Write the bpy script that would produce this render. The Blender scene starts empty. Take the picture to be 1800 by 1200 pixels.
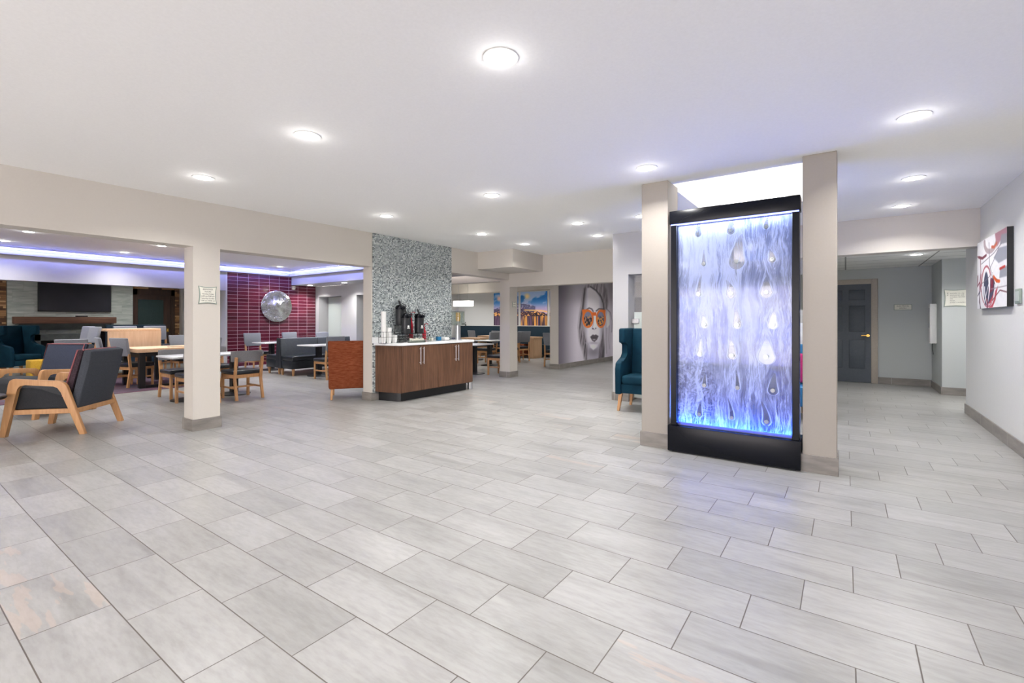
import bpy, bmesh, math, random
import numpy as np
from mathutils import Vector, Matrix

random.seed(7)
PI = math.pi
C = bpy.context.scene.collection
sc = bpy.context.scene

# ------------------------------------------------------------------ camera, world, exposure
EYE = 1.335
cam_d = bpy.data.cameras.new('camera'); cam = bpy.data.objects.new('camera', cam_d); C.objects.link(cam)
cam.location = (0, 0, EYE); cam.rotation_euler = (PI / 2, 0, 0.617)
cam_d.sensor_width = 36; cam_d.lens = 16.53; cam_d.shift_y = -36.5 / 1800; cam_d.clip_start = 0.02; cam_d.clip_end = 200
sc.camera = cam
world = bpy.data.worlds.new('world'); sc.world = world; world.use_nodes = True
bg = world.node_tree.nodes['Background']; bg.inputs[0].default_value = (1.0, 0.94, 0.925, 1); bg.inputs[1].default_value = 8.5
portal_d = bpy.data.lights.new('unseen_daylight_portal', 'AREA'); portal_d.shape = 'RECTANGLE'; portal_d.size = 7.8; portal_d.size_y = 2.3; portal_d.cycles.is_portal = True  # samples daylight through the unseen added storefront
portal = bpy.data.objects.new('unseen_daylight_portal', portal_d); C.objects.link(portal); portal.location = (-2.5, -4.99, 1.2); portal.rotation_euler = (math.pi / 2, 0, math.pi)
sc.view_settings.view_transform = 'Standard'; sc.view_settings.look = 'None'
sc.view_settings.exposure = 0.42; sc.view_settings.gamma = 1.0
LAMP_W = 14.0          # watts of one ceiling downlight
CEIL = 2.795

# ------------------------------------------------------------------ materials
def lin(c):
    out = []
    for v in c[:3]:
        v = v / 255.0
        out.append(v / 12.92 if v <= 0.04045 else ((v + 0.055) / 1.055) ** 2.4)
    return tuple(out) + (1.0,)

class NT:
    def __init__(self, name):
        self.m = bpy.data.materials.new(name); self.m.use_nodes = True
        self.t = self.m.node_tree; self.n = self.t.nodes; self.b = self.n['Principled BSDF']; self.out = self.n['Material Output']
    def link(self, a, b): self.t.links.new(a, b)
    def node(self, kind, **kw):
        n = self.n.new('ShaderNode' + kind)
        for k, v in kw.items(): setattr(n, k, v)
        return n
    def val(self, x, sock):
        if isinstance(x, (int, float)): sock.default_value = x
        else: self.link(x, sock)
    def math(self, op, a, b=0.0, c=None):
        n = self.node('Math', operation=op); self.val(a, n.inputs[0]); self.val(b, n.inputs[1])
        if c is not None: self.val(c, n.inputs[2])
        return n.outputs[0]
    def coords(self):
        tc = self.node('TexCoord'); return tc.outputs['Object']
    def sep(self, v):
        s = self.node('SeparateXYZ'); self.link(v, s.inputs[0]); return s.outputs
    def comb(self, x, y, z):
        s = self.node('CombineXYZ'); self.val(x, s.inputs[0]); self.val(y, s.inputs[1]); self.val(z, s.inputs[2]); return s.outputs[0]
    def noise(self, v, scale=5, detail=3, rough=0.5, stretch=None):
        if stretch:
            mp = self.node('Mapping'); mp.inputs['Scale'].default_value = stretch; self.link(v, mp.inputs[0]); v = mp.outputs[0]
        n = self.node('TexNoise'); n.inputs['Scale'].default_value = scale; n.inputs['Detail'].default_value = detail
        n.inputs['Roughness'].default_value = rough; self.link(v, n.inputs['Vector']); return n.outputs[0]
    def white(self, v):
        n = self.node('TexWhiteNoise'); n.noise_dimensions = '3D'; self.link(v, n.inputs['Vector']); return n.outputs[0]
    def ramp(self, f, stops, mode='LINEAR'):
        r = self.node('ValToRGB'); e = r.color_ramp.elements; r.color_ramp.interpolation = mode
        while len(e) < len(stops): e.new(0.5)
        for i, (p, c) in enumerate(stops): e[i].position = p; e[i].color = lin(c)
        self.link(f, r.inputs[0]); return r.outputs[0]
    def mix(self, f, a, b, mode='MIX'):
        n = self.node('Mix'); n.data_type = 'RGBA'; n.blend_type = mode
        self.val(f, n.inputs[0])
        for x, s in ((a, n.inputs[6]), (b, n.inputs[7])):
            if isinstance(x, tuple): s.default_value = lin(x)
            else: self.link(x, s)
        return n.outputs[2]
    def bump(self, h, strength=0.2, dist=0.01):
        b = self.node('Bump'); b.inputs['Strength'].default_value = strength; b.inputs['Distance'].default_value = dist
        self.link(h, b.inputs['Height']); self.link(b.outputs[0], self.b.inputs['Normal'])
    def done(self, color=None, rough=0.5, metal=0.0, spec=0.5):
        if color is not None:
            if isinstance(color, tuple): self.b.inputs['Base Color'].default_value = lin(color)
            else: self.link(color, self.b.inputs['Base Color'])
        self.val(rough, self.b.inputs['Roughness']); self.b.inputs['Metallic'].default_value = metal
        self.b.inputs['Specular IOR Level'].default_value = spec
        return self.m
    def grid(self, a, b, sa, sb, shift, gap):
        """cells of size sa x sb in coordinates a, b; rows step along b; gap is half of the joint width"""
        row = self.math('FLOOR', self.math('DIVIDE', b, sb))
        a2 = self.math('SUBTRACT', a, self.math('MULTIPLY', row, shift))
        ca = self.math('DIVIDE', a2, sa); col = self.math('FLOOR', ca)
        fa = self.math('MULTIPLY', self.math('FRACT', ca), sa); fb = self.math('MULTIPLY', self.math('FRACT', self.math('DIVIDE', b, sb)), sb)
        da = self.math('MINIMUM', fa, self.math('SUBTRACT', sa, fa)); db = self.math('MINIMUM', fb, self.math('SUBTRACT', sb, fb))
        d = self.math('MINIMUM', da, db)
        return self.math('LESS_THAN', d, gap), row, col, d

def plain(name, color, rough=0.5, var=6, scale=30, metal=0.0, spec=0.5, bump=0.0, stretch=None, sheen=0.0):
    t = NT(name); v = t.coords(); n = t.noise(v, scale, 3, 0.6, stretch)
    a = tuple(max(0, x - var) for x in color); b = tuple(min(255, x + var) for x in color)
    if bump: t.bump(n, bump, 0.004)
    if sheen: t.b.inputs['Sheen Weight'].default_value = sheen
    return t.done(t.ramp(n, [(0.3, a), (0.7, b)]), rough, metal, spec)

def wood(name, c1, c2, stretch=(30, 30, 2), rough=0.45, scale=1.2):
    t = NT(name); v = t.coords()
    n = t.noise(v, scale, 5, 0.65, stretch); n2 = t.noise(v, 2.0, 2)
    f = t.math('ADD', t.math('MULTIPLY', n, 0.75), t.math('MULTIPLY', n2, 0.25))
    return t.done(t.ramp(f, [(0.32, c1), (0.5, tuple((a + b) / 2 for a, b in zip(c1, c2))), (0.68, c2)]), rough)

def emis(name, color, strength):
    t = NT(name); t.b.inputs['Base Color'].default_value = lin(color)
    v = t.coords(); n = t.noise(v, 40, 1); s = t.math('ADD', strength * 0.97, t.math('MULTIPLY', n, strength * 0.06))
    t.b.inputs['Emission Color'].default_value = lin(color); t.link(s, t.b.inputs['Emission Strength'])
    return t.m

def glass(name, color, rough=0.05, alpha=0.25):
    t = NT(name); v = t.coords(); n = t.noise(v, 8, 1)
    tr = t.node('BsdfTransparent'); tr.inputs[0].default_value = lin(color)
    gl = t.node('BsdfGlossy'); gl.inputs['Roughness'].default_value = rough
    mx = t.node('MixShader'); t.link(t.math('ADD', alpha * 0.9, t.math('MULTIPLY', n, alpha * 0.2)), mx.inputs[0])
    t.link(tr.outputs[0], mx.inputs[1]); t.link(gl.outputs[0], mx.inputs[2]); t.link(mx.outputs[0], t.out.inputs[0])
    return t.m

def paint_material(name, rough=0.45):
    t = NT(name); a = t.node('Attribute'); a.attribute_name = 'Col'; t.link(a.outputs['Color'], t.b.inputs['Base Color'])
    t.b.inputs['Roughness'].default_value = rough; return t.m

M = {}
M['wall'] = plain('greige_wall_paint', (203, 197, 188), 0.7, 1, 60)
M['wall_beige'] = plain('beige_column_paint', (158, 151, 143), 0.7, 1, 60)
M['wall_light'] = plain('pale_grey_block_paint', (178, 177, 178), 0.7, 1, 60)
M['wall_grey'] = plain('grey_wall_paint', (186, 190, 189), 0.7, 1, 60)
M['wall_white'] = plain('white_wall_paint', (206, 206, 205), 0.7, 2, 60)
M['ceiling'] = plain('white_ceiling_paint', (242, 241, 239), 0.8, 2, 60)
M['taupe'] = plain('taupe_trim_paint', (176, 166, 154), 0.5, 4, 40)
M['oak'] = wood('light_oak', (182, 132, 86), (208, 160, 112))
M['oak_top'] = wood('pale_maple', (214, 172, 134), (236, 200, 166), (3, 30, 30))
M['oak_panel'] = wood('maple_panel', (208, 170, 136), (228, 196, 164), (20, 20, 1.5))
M['oak_dull'] = wood('grey_oak', (186, 150, 116), (206, 172, 138), (20, 20, 1.5))
M['walnut'] = wood('walnut_laminate', (72, 46, 32), (118, 84, 62), (26, 26, 1.6), 0.42)
M['walnut_dark'] = wood('dark_walnut', (44, 30, 22), (76, 52, 38), (20, 20, 1.6), 0.4)
M['mantle'] = wood('rustic_mantle_wood', (78, 50, 36), (128, 88, 66), (20, 1.2, 20), 0.6)
M['black'] = plain('black_powder_coat', (20, 21, 24), 0.4, 3)
M['black_gloss'] = plain('glossy_black_metal', (13, 15, 22), 0.25, 0, spec=0.2)
M['black_plastic'] = plain('black_plastic', (30, 31, 35), 0.35, 3)
M['vinyl'] = plain('black_vinyl', (34, 38, 44), 0.3, 3, 12, bump=0.05)
M['vinyl_grey'] = plain('slate_vinyl', (92, 98, 102), 0.45, 4, 20, bump=0.05)
M['grey_fabric'] = plain('light_grey_fabric', (132, 135, 142), 0.9, 12, 160, bump=0.3, sheen=0.2)
M['mid_fabric'] = plain('mid_grey_fabric', (128, 127, 130), 0.9, 10, 160, bump=0.3)
M['char_fabric'] = plain('charcoal_fabric', (66, 70, 78), 0.95, 10, 140, bump=0.4)
M['seat_fabric'] = plain('dark_seat_fabric', (46, 48, 52), 0.9, 6, 140, bump=0.3)
M['navy_fabric'] = plain('navy_fabric', (52, 58, 76), 0.95, 8, 140, bump=0.3)
M['plaid_fabric'] = plain('dark_plaid_fabric', (58, 42, 50), 0.9, 14, 60)
M['piping'] = plain('rose_piping', (150, 88, 92), 0.8, 8, 80)
M['teal'] = plain('teal_velvet', (0, 46, 62), 0.8, 6, 6, spec=0.2)
M['teal_dark'] = plain('deep_teal_velvet', (4, 36, 52), 0.8, 3, 6)
M['orange'] = plain('rust_orange_fabric', (124, 62, 34), 0.9, 20, 26, bump=0.3, stretch=(.5, .5, 5), spec=0.2)
M['yellow'] = plain('mustard_fabric', (196, 154, 40), 0.85, 10, 90)
M['magenta'] = plain('magenta_fabric', (170, 30, 96), 0.8, 10, 40)
M['quartz'] = plain('white_quartz', (228, 229, 230), 0.22, 4, 25)
M['white_plastic'] = plain('white_plastic', (236, 236, 234), 0.4, 3)
M['steel'] = plain('brushed_steel', (200, 200, 202), 0.28, 6, 60, metal=0.9)
M['brass'] = plain('polished_brass', (212, 168, 84), 0.25, 6, 40, metal=0.9)
M['door_grey'] = plain('charcoal_door_paint', (72, 79, 88), 0.45, 3)
M['red'] = plain('red_syrup', (186, 26, 48), 0.3, 8)
M['fruit'] = plain('orange_fruit_slices', (240, 176, 40), 0.5, 22, 40)
M['blue_plastic'] = plain('blue_plastic', (24, 104, 148), 0.4, 6)
M['screen'] = plain('dark_tv_screen', (46, 46, 52), 0.18, 2, 3)
M['soot'] = plain('black_firebox', (16, 17, 18), 0.6, 3)
M['slate'] = plain('grey_slate', (88, 92, 90), 0.5, 8, 8)
M['ink'] = plain('dark_sign_ink', (96, 92, 88), 0.6, 4)
M['sign_face'] = plain('ivory_sign_face', (224, 222, 210), 0.4, 3)
M['sign_edge'] = plain('sage_sign_edge', (142, 154, 144), 0.4, 4)
M['frosted'] = plain('frosted_glass', (184, 192, 187), 0.35, 3)
M['green_glass'] = plain('dark_green_glass', (40, 58, 56), 0.12, 3)
M['green_art'] = plain('lime_green_panel', (120, 200, 110), 0.5, 16, 6)
M['lamp'] = emis('downlight_glow', (255, 252, 244), 14.0)
M['shade'] = emis('white_lamp_shade', (255, 250, 240), 4.5)
M['led'] = emis('blue_white_led', (146, 160, 255), 2.4)
M['led_blue'] = emis('blue_led', (40, 90, 255), 9.0)
M['clear'] = glass('clear_plastic', (226, 234, 228), 0.08, 0.30)
M['clear_glass'] = glass('clear_glass', (246, 245, 246), 0.03, 0.12)

def floor_material():
    t = NT('grey_plank_tile'); v = t.coords(); s = t.sep(v)
    a = t.math('SUBTRACT', s[0], 0.0316 - 0.2033); b = t.math('SUBTRACT', s[1], 0.714)
    mort, row, col, d = t.grid(a, b, 0.61, 0.305, 0.2033, 0.0024)
    rnd = t.white(t.comb(row, col, 3.0))
    off = t.math('MULTIPLY', rnd, 37.0)
    v2 = t.comb(t.math('ADD', s[0], off), t.math('ADD', s[1], t.math('MULTIPLY', rnd, 11.0)), off)
    n1 = t.noise(v2, 2.6, 5, 0.62, (0.55, 2.6, 1)); n2 = t.noise(v2, 1.3, 3, 0.5, (0.35, 3.6, 1)); n3 = t.noise(v2, 22, 3, 0.6, (0.5, 2.0, 1))
    base = t.ramp(n1, [(0.26, (143, 142, 140)), (0.42, (155, 154, 152)), (0.60, (164, 163, 161)), (0.75, (170, 169, 167))])
    vein = t.ramp(n2, [(0.30, (206, 204, 201)), (0.40, (255, 255, 255)), (1.0, (255, 255, 255))])
    fine = t.ramp(n3, [(0.35, (232, 231, 229)), (0.6, (255, 255, 255))])
    col1 = t.mix(0.5, base, vein, 'MULTIPLY'); col1 = t.mix(0.6, col1, fine, 'MULTIPLY')
    tone = t.ramp(rnd, [(0.0, (236, 236, 235)), (0.5, (248, 248, 247)), (1.0, (255, 255, 255))])
    col2 = t.mix(1.0, col1, tone, 'MULTIPLY')
    # a few tiles carry a rusty vein
    rv = t.math('MULTIPLY', t.math('GREATER_THAN', t.white(t.comb(col, row, 9.0)), 0.965), t.math('GREATER_THAN', t.noise(v2, 1.7, 4, 0.7, (0.5, 3.2, 1)), 0.60))
    col3 = t.mix(t.math('MULTIPLY', rv, 0.22), col2, (196, 164, 140))
    col4 = t.mix(mort, col3, (86, 78, 72))
    h = t.math('MINIMUM', d, 0.004); t.bump(h, 0.35, 0.4)
    rgh = t.math('ADD', 0.26, t.math('MULTIPLY', n1, 0.16))
    return t.done(col4, rgh, 0, 0.5)
M['floor'] = floor_material()

def base_material():
    t = NT('grey_brown_baseboard_tile'); v = t.coords(); s = t.sep(v)
    ax = t.math('ADD', s[0], s[1]); m, r, c, d = t.grid(ax, s[2], 0.61, 0.5, 0, 0.0025)
    n = t.noise(v, 3, 4, 0.6, (1, 1, 5))
    return t.done(t.mix(m, t.ramp(n, [(0.3, (118, 113, 108)), (0.7, (146, 140, 134))]), (186, 182, 176)), 0.4)
M['base'] = base_material()

def purple_material():
    t = NT('plum_glazed_wall_tile'); v = t.coords(); s = t.sep(v)
    m, r, c, d = t.grid(t.math('ADD', s[1], -6.25), s[2], 0.3105, 0.1045, 0, 0.0034)
    w = t.white(t.comb(r, c, 1.0)); n = t.noise(v, 4, 3, 0.6, (1, 1, 6))
    f = t.math('ADD', t.math('MULTIPLY', w, 0.5), t.math('MULTIPLY', n, 0.5))
    col = t.mix(m, t.ramp(f, [(0.2, (72, 25, 38)), (0.55, (90, 32, 47)), (0.85, (108, 44, 58))]), (200, 160, 178))
    t.bump(t.math('MINIMUM', d, 0.006), 0.5, 0.5)
    return t.done(col, t.math('ADD', 0.12, t.math('MULTIPLY', m, 0.5)))
M['purple'] = purple_material()

def mosaic_material():
    t = NT('glass_mosaic_tile'); v = t.coords(); s = t.sep(v)
    m, r, c, d = t.grid(s[1], s[2], 0.024, 0.019, 0, 0.0016)
    w = t.white(t.comb(r, c, 1.0))
    col = t.ramp(w, [(0.0, (84, 92, 96)), (0.10, (124, 133, 136)), (0.28, (156, 165, 167)), (0.5, (178, 187, 188)), (0.75, (200, 207, 206)), (0.92, (226, 232, 231))], 'CONSTANT')
    col = t.mix(m, col, (128, 132, 132)); w2 = t.white(t.comb(r, c, 5.0)); geo = t.node('NewGeometry'); va = t.node('VectorMath', operation='ADD'); vn = t.node('VectorMath', operation='NORMALIZE')
    t.link(geo.outputs['Normal'], va.inputs[0]); t.link(t.comb(0.0, t.math('MULTIPLY', t.math('SUBTRACT', w, .5), .22), t.math('MULTIPLY', t.math('SUBTRACT', w2, .5), .22)), va.inputs[1])
    t.link(va.outputs[0], vn.inputs[0]); t.link(vn.outputs[0], t.b.inputs['Normal'])
    return t.done(col, t.math('ADD', 0.13, t.math('MULTIPLY', m, 0.4)), 0, 0.7)
M['mosaic'] = mosaic_material()

def stone_material():
    t = NT('pale_stone_plank'); v = t.coords(); s = t.sep(v)
    m, r, c, d = t.grid(s[1], s[2], 0.61, 0.305, 0.2, 0.002); w = t.white(t.comb(r, c, 1.0))
    n = t.noise(t.comb(w, s[1], t.math('ADD', s[2], t.math('MULTIPLY', w, 9))), 3, 4, 0.6, (1, 0.6, 4))
    return t.done(t.mix(m, t.ramp(n, [(0.3, (150, 158, 150)), (0.55, (186, 192, 184)), (0.7, (204, 208, 200))]), (150, 152, 146)), 0.4)
M['stone'] = stone_material()

def slat_material():
    t = NT('reclaimed_wood_slats'); v = t.coords(); s = t.sep(v)
    m, r, c, d = t.grid(s[1], s[2], 0.34, 0.05, 0.13, 0.002); w = t.white(t.comb(r, c, 1.0))
    return t.done(t.mix(m, t.ramp(w, [(0, (66, 42, 24)), (0.4, (112, 76, 44)), (0.75, (158, 116, 74)), (1, (190, 152, 108))]), (28, 18, 10)), 0.6)
M['slats'] = slat_material()

def rug_material():
    t = NT('striped_lounge_rug'); v = t.coords(); n = t.noise(v, 2.2, 4, 0.7, (7, 0.6, 1))
    return t.done(t.ramp(n, [(0.3, (40, 44, 66)), (0.42, (96, 96, 112)), (0.5, (60, 48, 62)), (0.58, (118, 62, 78)), (0.66, (56, 62, 90)), (0.75, (140, 138, 146))]), 0.95)
M['rug'] = rug_material()

def hammered_material():
    t = NT('hammered_silver'); v = t.coords()
    h = t.math('ADD', t.noise(v, 4, 4, 0.55), t.math('MULTIPLY', t.noise(v, 22, 2), 0.12)); t.bump(h, 1.0, 0.07)
    return t.done(t.ramp(t.noise(v, 5, 3), [(0.3, (178, 176, 170)), (0.7, (232, 232, 232))]), 0.16, 1.0)
M['hammered'] = hammered_material()

def ceiling_tile_material():
    t = NT('ceiling_tile_grid'); v = t.coords(); s = t.sep(v)
    m, r, c, d = t.grid(s[0], s[1], 1.22, 0.61, 0, 0.012)
    n = t.noise(v, 60, 2); return t.done(t.mix(m, t.ramp(n, [(0.3, (234, 234, 232)), (0.7, (242, 242, 240))]), (150, 150, 148)), 0.8)
M['ceiling_tile'] = ceiling_tile_material()

# ------------------------------------------------------------------ mesh builder
class MB:
    def __init__(self): self.bm = bmesh.new()
    def _bevel(self, vs, bev, seg):
        if bev > 0:
            es = list({e for v in vs for e in v.link_edges})
            bmesh.ops.bevel(self.bm, geom=es, offset=bev, segments=seg, affect='EDGES', profile=0.5)
    def hexa(self, p, bev=0, seg=2):
        """8 points: bottom ring then top ring"""
        vs = [self.bm.verts.new(q) for q in p]
        for f in ((3, 2, 1, 0), (4, 5, 6, 7), (0, 1, 5, 4), (1, 2, 6, 5), (2, 3, 7, 6), (3, 0, 4, 7)): self.bm.faces.new([vs[i] for i in f])
        self._bevel(vs, bev, seg); return self
    def box(self, lo, hi, bev=0, seg=2):
        x0, y0, z0 = lo; x1, y1, z1 = hi
        return self.hexa([(x0, y0, z0), (x1, y0, z0), (x1, y1, z0), (x0, y1, z0), (x0, y0, z1), (x1, y0, z1), (x1, y1, z1), (x0, y1, z1)], bev, seg)
    def bar(self, p, q, w, d, w2=None, d2=None, side=(1, 0, 0), bev=0.003, seg=1):
        """square section beam from p to q; w along side, d across"""
        p = Vector(p); q = Vector(q); ax = (q - p).normalized(); s = Vector(side); s = (s - ax * s.dot(ax)).normalized(); t = ax.cross(s)
        w2 = w if w2 is None else w2; d2 = d if d2 is None else d2
        f = lambda o, a, b: [o + s * (i * a / 2) + t * (j * b / 2) for i, j in ((-1, -1), (1, -1), (1, 1), (-1, 1))]
        return self.hexa(f(p, w, d) + f(q, w2, d2), bev, seg)
    def prism(self, pts, axis, a0, a1, bev=0, seg=2):
        """polygon in the plane across axis ('x': (y, z), 'y': (x, z), 'z': (x, y)), extruded from a0 to a1"""
        def P(u, v, a): return {'x': (a, u, v), 'y': (u, a, v), 'z': (u, v, a)}[axis]
        lo = [self.bm.verts.new(P(u, v, a0)) for u, v in pts]; hi = [self.bm.verts.new(P(u, v, a1)) for u, v in pts]
        n = len(pts); self.bm.faces.new(lo[::-1]); self.bm.faces.new(hi)
        for i in range(n): self.bm.faces.new((lo[i], lo[(i + 1) % n], hi[(i + 1) % n], hi[i]))
        self._bevel(lo + hi, bev, seg); return self
    def lathe(self, prof, c=(0, 0, 0), seg=24, axis='z'):
        """profile (r, h) from bottom to top, closed with caps"""
        rings = []
        for r, h in prof:
            ring = []
            for k in range(seg):
                a = 2 * PI * k / seg; u, v = r * math.cos(a), r * math.sin(a)
                q = {'z': (u, v, h), 'x': (h, u, v), 'y': (u, h, v)}[axis]
                ring.append(self.bm.verts.new((q[0] + c[0], q[1] + c[1], q[2] + c[2])))
            rings.append(ring)
        for a, b in zip(rings, rings[1:]):
            for k in range(seg): self.bm.faces.new((a[k], a[(k + 1) % seg], b[(k + 1) % seg], b[k]))
        self.bm.faces.new(rings[0][::-1]); self.bm.faces.new(rings[-1]); return self
    def cyl(self, c, r, h, r2=None, seg=20, axis='z'):
        return self.lathe([(r, 0), (r if r2 is None else r2, h)], c, seg, axis)
    def tube(self, pts, r, seg=8, closed=False):
        pts = [Vector(p) for p in pts]; n = len(pts); rings = []
        up = Vector((0.13, 0.21, 0.97)).normalized()
        for i, p in enumerate(pts):
            a = pts[(i - 1) % n] if (closed or i > 0) else p; b = pts[(i + 1) % n] if (closed or i < n - 1) else p
            ax = (b - a).normalized(); s = ax.cross(up)
            if s.length < 0.05: s = ax.cross(Vector((1, 0, 0)))
            s.normalize(); t = ax.cross(s)
            rings.append([self.bm.verts.new(p + (s * math.cos(2 * PI * k / seg) + t * math.sin(2 * PI * k / seg)) * r) for k in range(seg)])
        m = n if closed else n - 1
        for i in range(m):
            a, b = rings[i], rings[(i + 1) % n]
            for k in range(seg): self.bm.faces.new((a[k], a[(k + 1) % seg], b[(k + 1) % seg], b[k]))
        if not closed: self.bm.faces.new(rings[0][::-1]); self.bm.faces.new(rings[-1])
        return self
    def build(self, name, mat, parent=None, kind=None, smooth=40):
        bmesh.ops.recalc_face_normals(self.bm, faces=self.bm.faces)
        me = bpy.data.meshes.new(name); self.bm.to_mesh(me); self.bm.free()
        me.materials.append(mat)
        me.polygons.foreach_set('use_smooth', [True] * len(me.polygons)); me.set_sharp_from_angle(angle=math.radians(smooth))
        o = bpy.data.objects.new(name, me); C.objects.link(o)
        if parent is not None: o.parent = parent
        if kind: o['kind'] = kind
        return o

def thing(name, label, cat, loc=(0, 0, 0), rz=0.0, group=None):
    o = bpy.data.objects.new(name, None); C.objects.link(o); o.empty_display_size = 0.1
    o.location = loc; o.rotation_euler = (0, 0, rz); o['label'] = label; o['category'] = cat
    if group: o['group'] = group
    return o
def tag(o, label, cat, group=None, kind=None):
    o['label'] = label; o['category'] = cat
    if group: o['group'] = group
    if kind: o['kind'] = kind
    return o
def kids(o): return [c for c in list(C.objects) if c.parent == o]
def dup(root, loc, rz, label, group=None, cat=None):
    cs = kids(root)
    r = root.copy(); C.objects.link(r); r.location = loc; r.rotation_euler = (0, 0, rz); r['label'] = label
    if group: r['group'] = group
    if cat: r['category'] = cat
    for ch in cs:
        gs = kids(ch); c = ch.copy(); C.objects.link(c); c.parent = r
        for g in gs: d = g.copy(); C.objects.link(d); d.parent = c
    return r
class Stock:
    """the first request builds the thing, the later ones copy it with its parts"""
    def __init__(self, fn): self.fn = fn; self.first = None
    def put(self, x, y, face, label, group=None, z=0.0):
        rz = math.atan2(face[0], -face[1])
        if self.first is None:
            self.first = self.fn(label); self.first.location = (x, y, z); self.first.rotation_euler = (0, 0, rz)
            if group: self.first['group'] = group
            return self.first
        return dup(self.first, (x, y, z), rz, label, group)
def struct(name, lo, hi, mat, bev=0): return MB().box(lo, hi, bev).build(name, M[mat], None, 'structure')

# ------------------------------------------------------------------ the shell
MB().box((-18.2, -5.2, -0.1), (5.2, 15.6, 0)).build('floor', M['floor'], None, 'structure')
X0 = -6.42                                   # face of the header and column line on the left
# ceiling of the lobby with the recess above the water wall
cb = MB()
cb.box((-6.68, -5, CEIL), (-1.55, 9.2, CEIL + 0.12)).box((-1.55, -5, CEIL), (1.6, 5.1, CEIL + 0.12)).box((-0.31, 5.1, CEIL), (1.6, 9.2, CEIL + 0.12)).box((-1.55, 6.75, CEIL), (-0.31, 9.2, CEIL + 0.12))
cb.build('ceiling', M['ceiling'], None, 'structure')
rc = MB()
rc.box((-1.67, 5.02, CEIL + .121), (-1.55, 6.87, 3.3)).box((-0.31, 5.02, CEIL + .121), (-0.19, 6.87, 3.3)).box((-1.55, 4.98, CEIL + .121), (-0.31, 5.1, 3.3)).box((-1.55, 6.75, CEIL + .121), (-0.31, 6.87, 3.3)).box((-1.67, 4.98, 3.3), (-0.19, 6.87, 3.4))
rc.build('ceiling_recess', M['ceiling'], None, 'structure')
# left headers, columns
struct('wall_header_left', (-6.68, -4.6, 2.235), (X0, 5.02, CEIL), 'wall')
struct('wall_header_middle', (-6.68, 6.96, 2.30), (X0, 8.95, CEIL), 'wall')
struct('wall_column_left', (-6.68, 2.40, 0), (X0, 2.70, 2.235), 'wall')
struct('wall_column_far', (-6.70, 8.95, 0), (X0, 9.27, CEIL), 'wall')
struct('wall_mosaic_core', (-6.64, 5.02, 0), (X0 - .012, 6.97, CEIL), 'wall')
struct('wall_mosaic', (X0 - .012, 5.045, 0.13), (X0 + .006, 6.955, CEIL - .001), 'mosaic')
struct('wall_soffit_box', (X0 + .001, 7.78, 2.43), (-5.5, 8.93, CEIL - .001), 'wall')
struct('wall_beam_back', (X0, 8.93, 2.12), (-2.9, 9.19, CEIL), 'wall')
struct('wall_beam_right', (-1.9, 8.45, 2.30), (1.42, 8.7, CEIL), 'wall')
# right wall, hall behind
struct('wall_right', (1.42, -5, 0), (1.62, 9.34, CEIL), 'wall_white')
struct('wall_hall_corner', (1.42, 11.42, 0), (3.2, 12.65, 2.449), 'wall_grey')
struct('wall_hall_back', (-3.6, 12.65, 0), (1.42, 12.8, 2.449), 'wall_grey')
struct('wall_hall_side', (3.05, 9.1, 0), (3.2, 11.42, 2.449), 'wall_grey')
struct('wall_hall_near', (1.62, 9.2, 0), (3.05, 9.34, 2.449), 'wall_grey')
struct('ceiling_hall', (-3.7, 8.7, 2.45), (3.3, 12.9, 2.55), 'ceiling_tile')
# white block behind the teal chair with its doorway, glass door beyond
wb = MB(); wb.box((-3.2, 7.45, 0), (-2.93, 8.85, CEIL - .001)).box((-2.93, 7.45, 2.1), (-1.62, 7.75, CEIL - .001)).box((-1.62, 7.45, 0), (-1.38, 7.75, CEIL - .001))
wb.build('wall_block', M['wall_light'], None, 'structure')
rw_ = MB(); rw_.box((-2.9, 9.3, 0), (-1.18, 9.4, 2.449)).box((-1.18, 9.3, 0), (-.36, 9.4, 1.52)).box((-1.18, 9.3, 2.12), (-.36, 9.4, 2.449)).box((-.36, 9.3, 0), (-.16, 9.4, 2.449)); rw_.build('wall_reception', M['wall_white'], None, 'structure')
struct('wall_vestibule', (-3.6, 11.0, 0), (-2.2, 11.1, 2.449), 'wall_grey')
# rear and outer walls, behind the camera
struct('wall_rear', (-6.42, -5.0, 2.35), (1.42, -4.85, CEIL), 'wall')
struct('wall_rear_left', (-18, -5.0, 0), (-6.42, -4.85, 3.1), 'wall')
# left dining room
struct('ceiling_dining', (-14.75, -5, 2.94), (-6.68, 8.2, 3.04), 'ceiling')
struct('wall_header_upper', (-6.68, -4.6, CEIL), (-6.60, 8.2, 2.94), 'wall')
struct('wall_beam_dining', (-14.75, -4.85, 2.20), (-14.5, 6.25, 2.939), 'wall_light')
struct('ceiling_fireplace', (-18, -5, 2.72), (-14.75, 6.4, 2.82), 'ceiling')
struct('wall_fireplace', (-17.8, -5, 0), (-17.5, 6.4, 2.72), 'wall')
struct('wall_niche', (-17.5, 6.25, 0), (-14.5, 6.4, 3.0), 'wall_white')
struct('wall_plum', (-14.7, 6.4, 0), (-14.5, 9.3, 3.0), 'wall_white')
struct('wall_plum_tile', (-14.498, 6.29, 0.0), (-14.485, 9.04, 2.735), 'purple')
struct('wall_bulkhead', (-14.48, 8.2, 2.47), (-6.70, 9.05, 2.939), 'wall_light')
wd = MB(); wd.box((-14.5, 9.05, 0), (-14.32, 9.45, 2.469)).box((-14.32, 9.05, 2.13), (-13.07, 9.45, 2.469)).box((-13.07, 9.05, 0), (-12.3, 9.45, 2.469)).box((-12.3, 9.05, 2.13), (-11.2, 9.45, 2.469)).box((-11.2, 9.05, 0), (-9.2, 9.3, 2.469))
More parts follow.
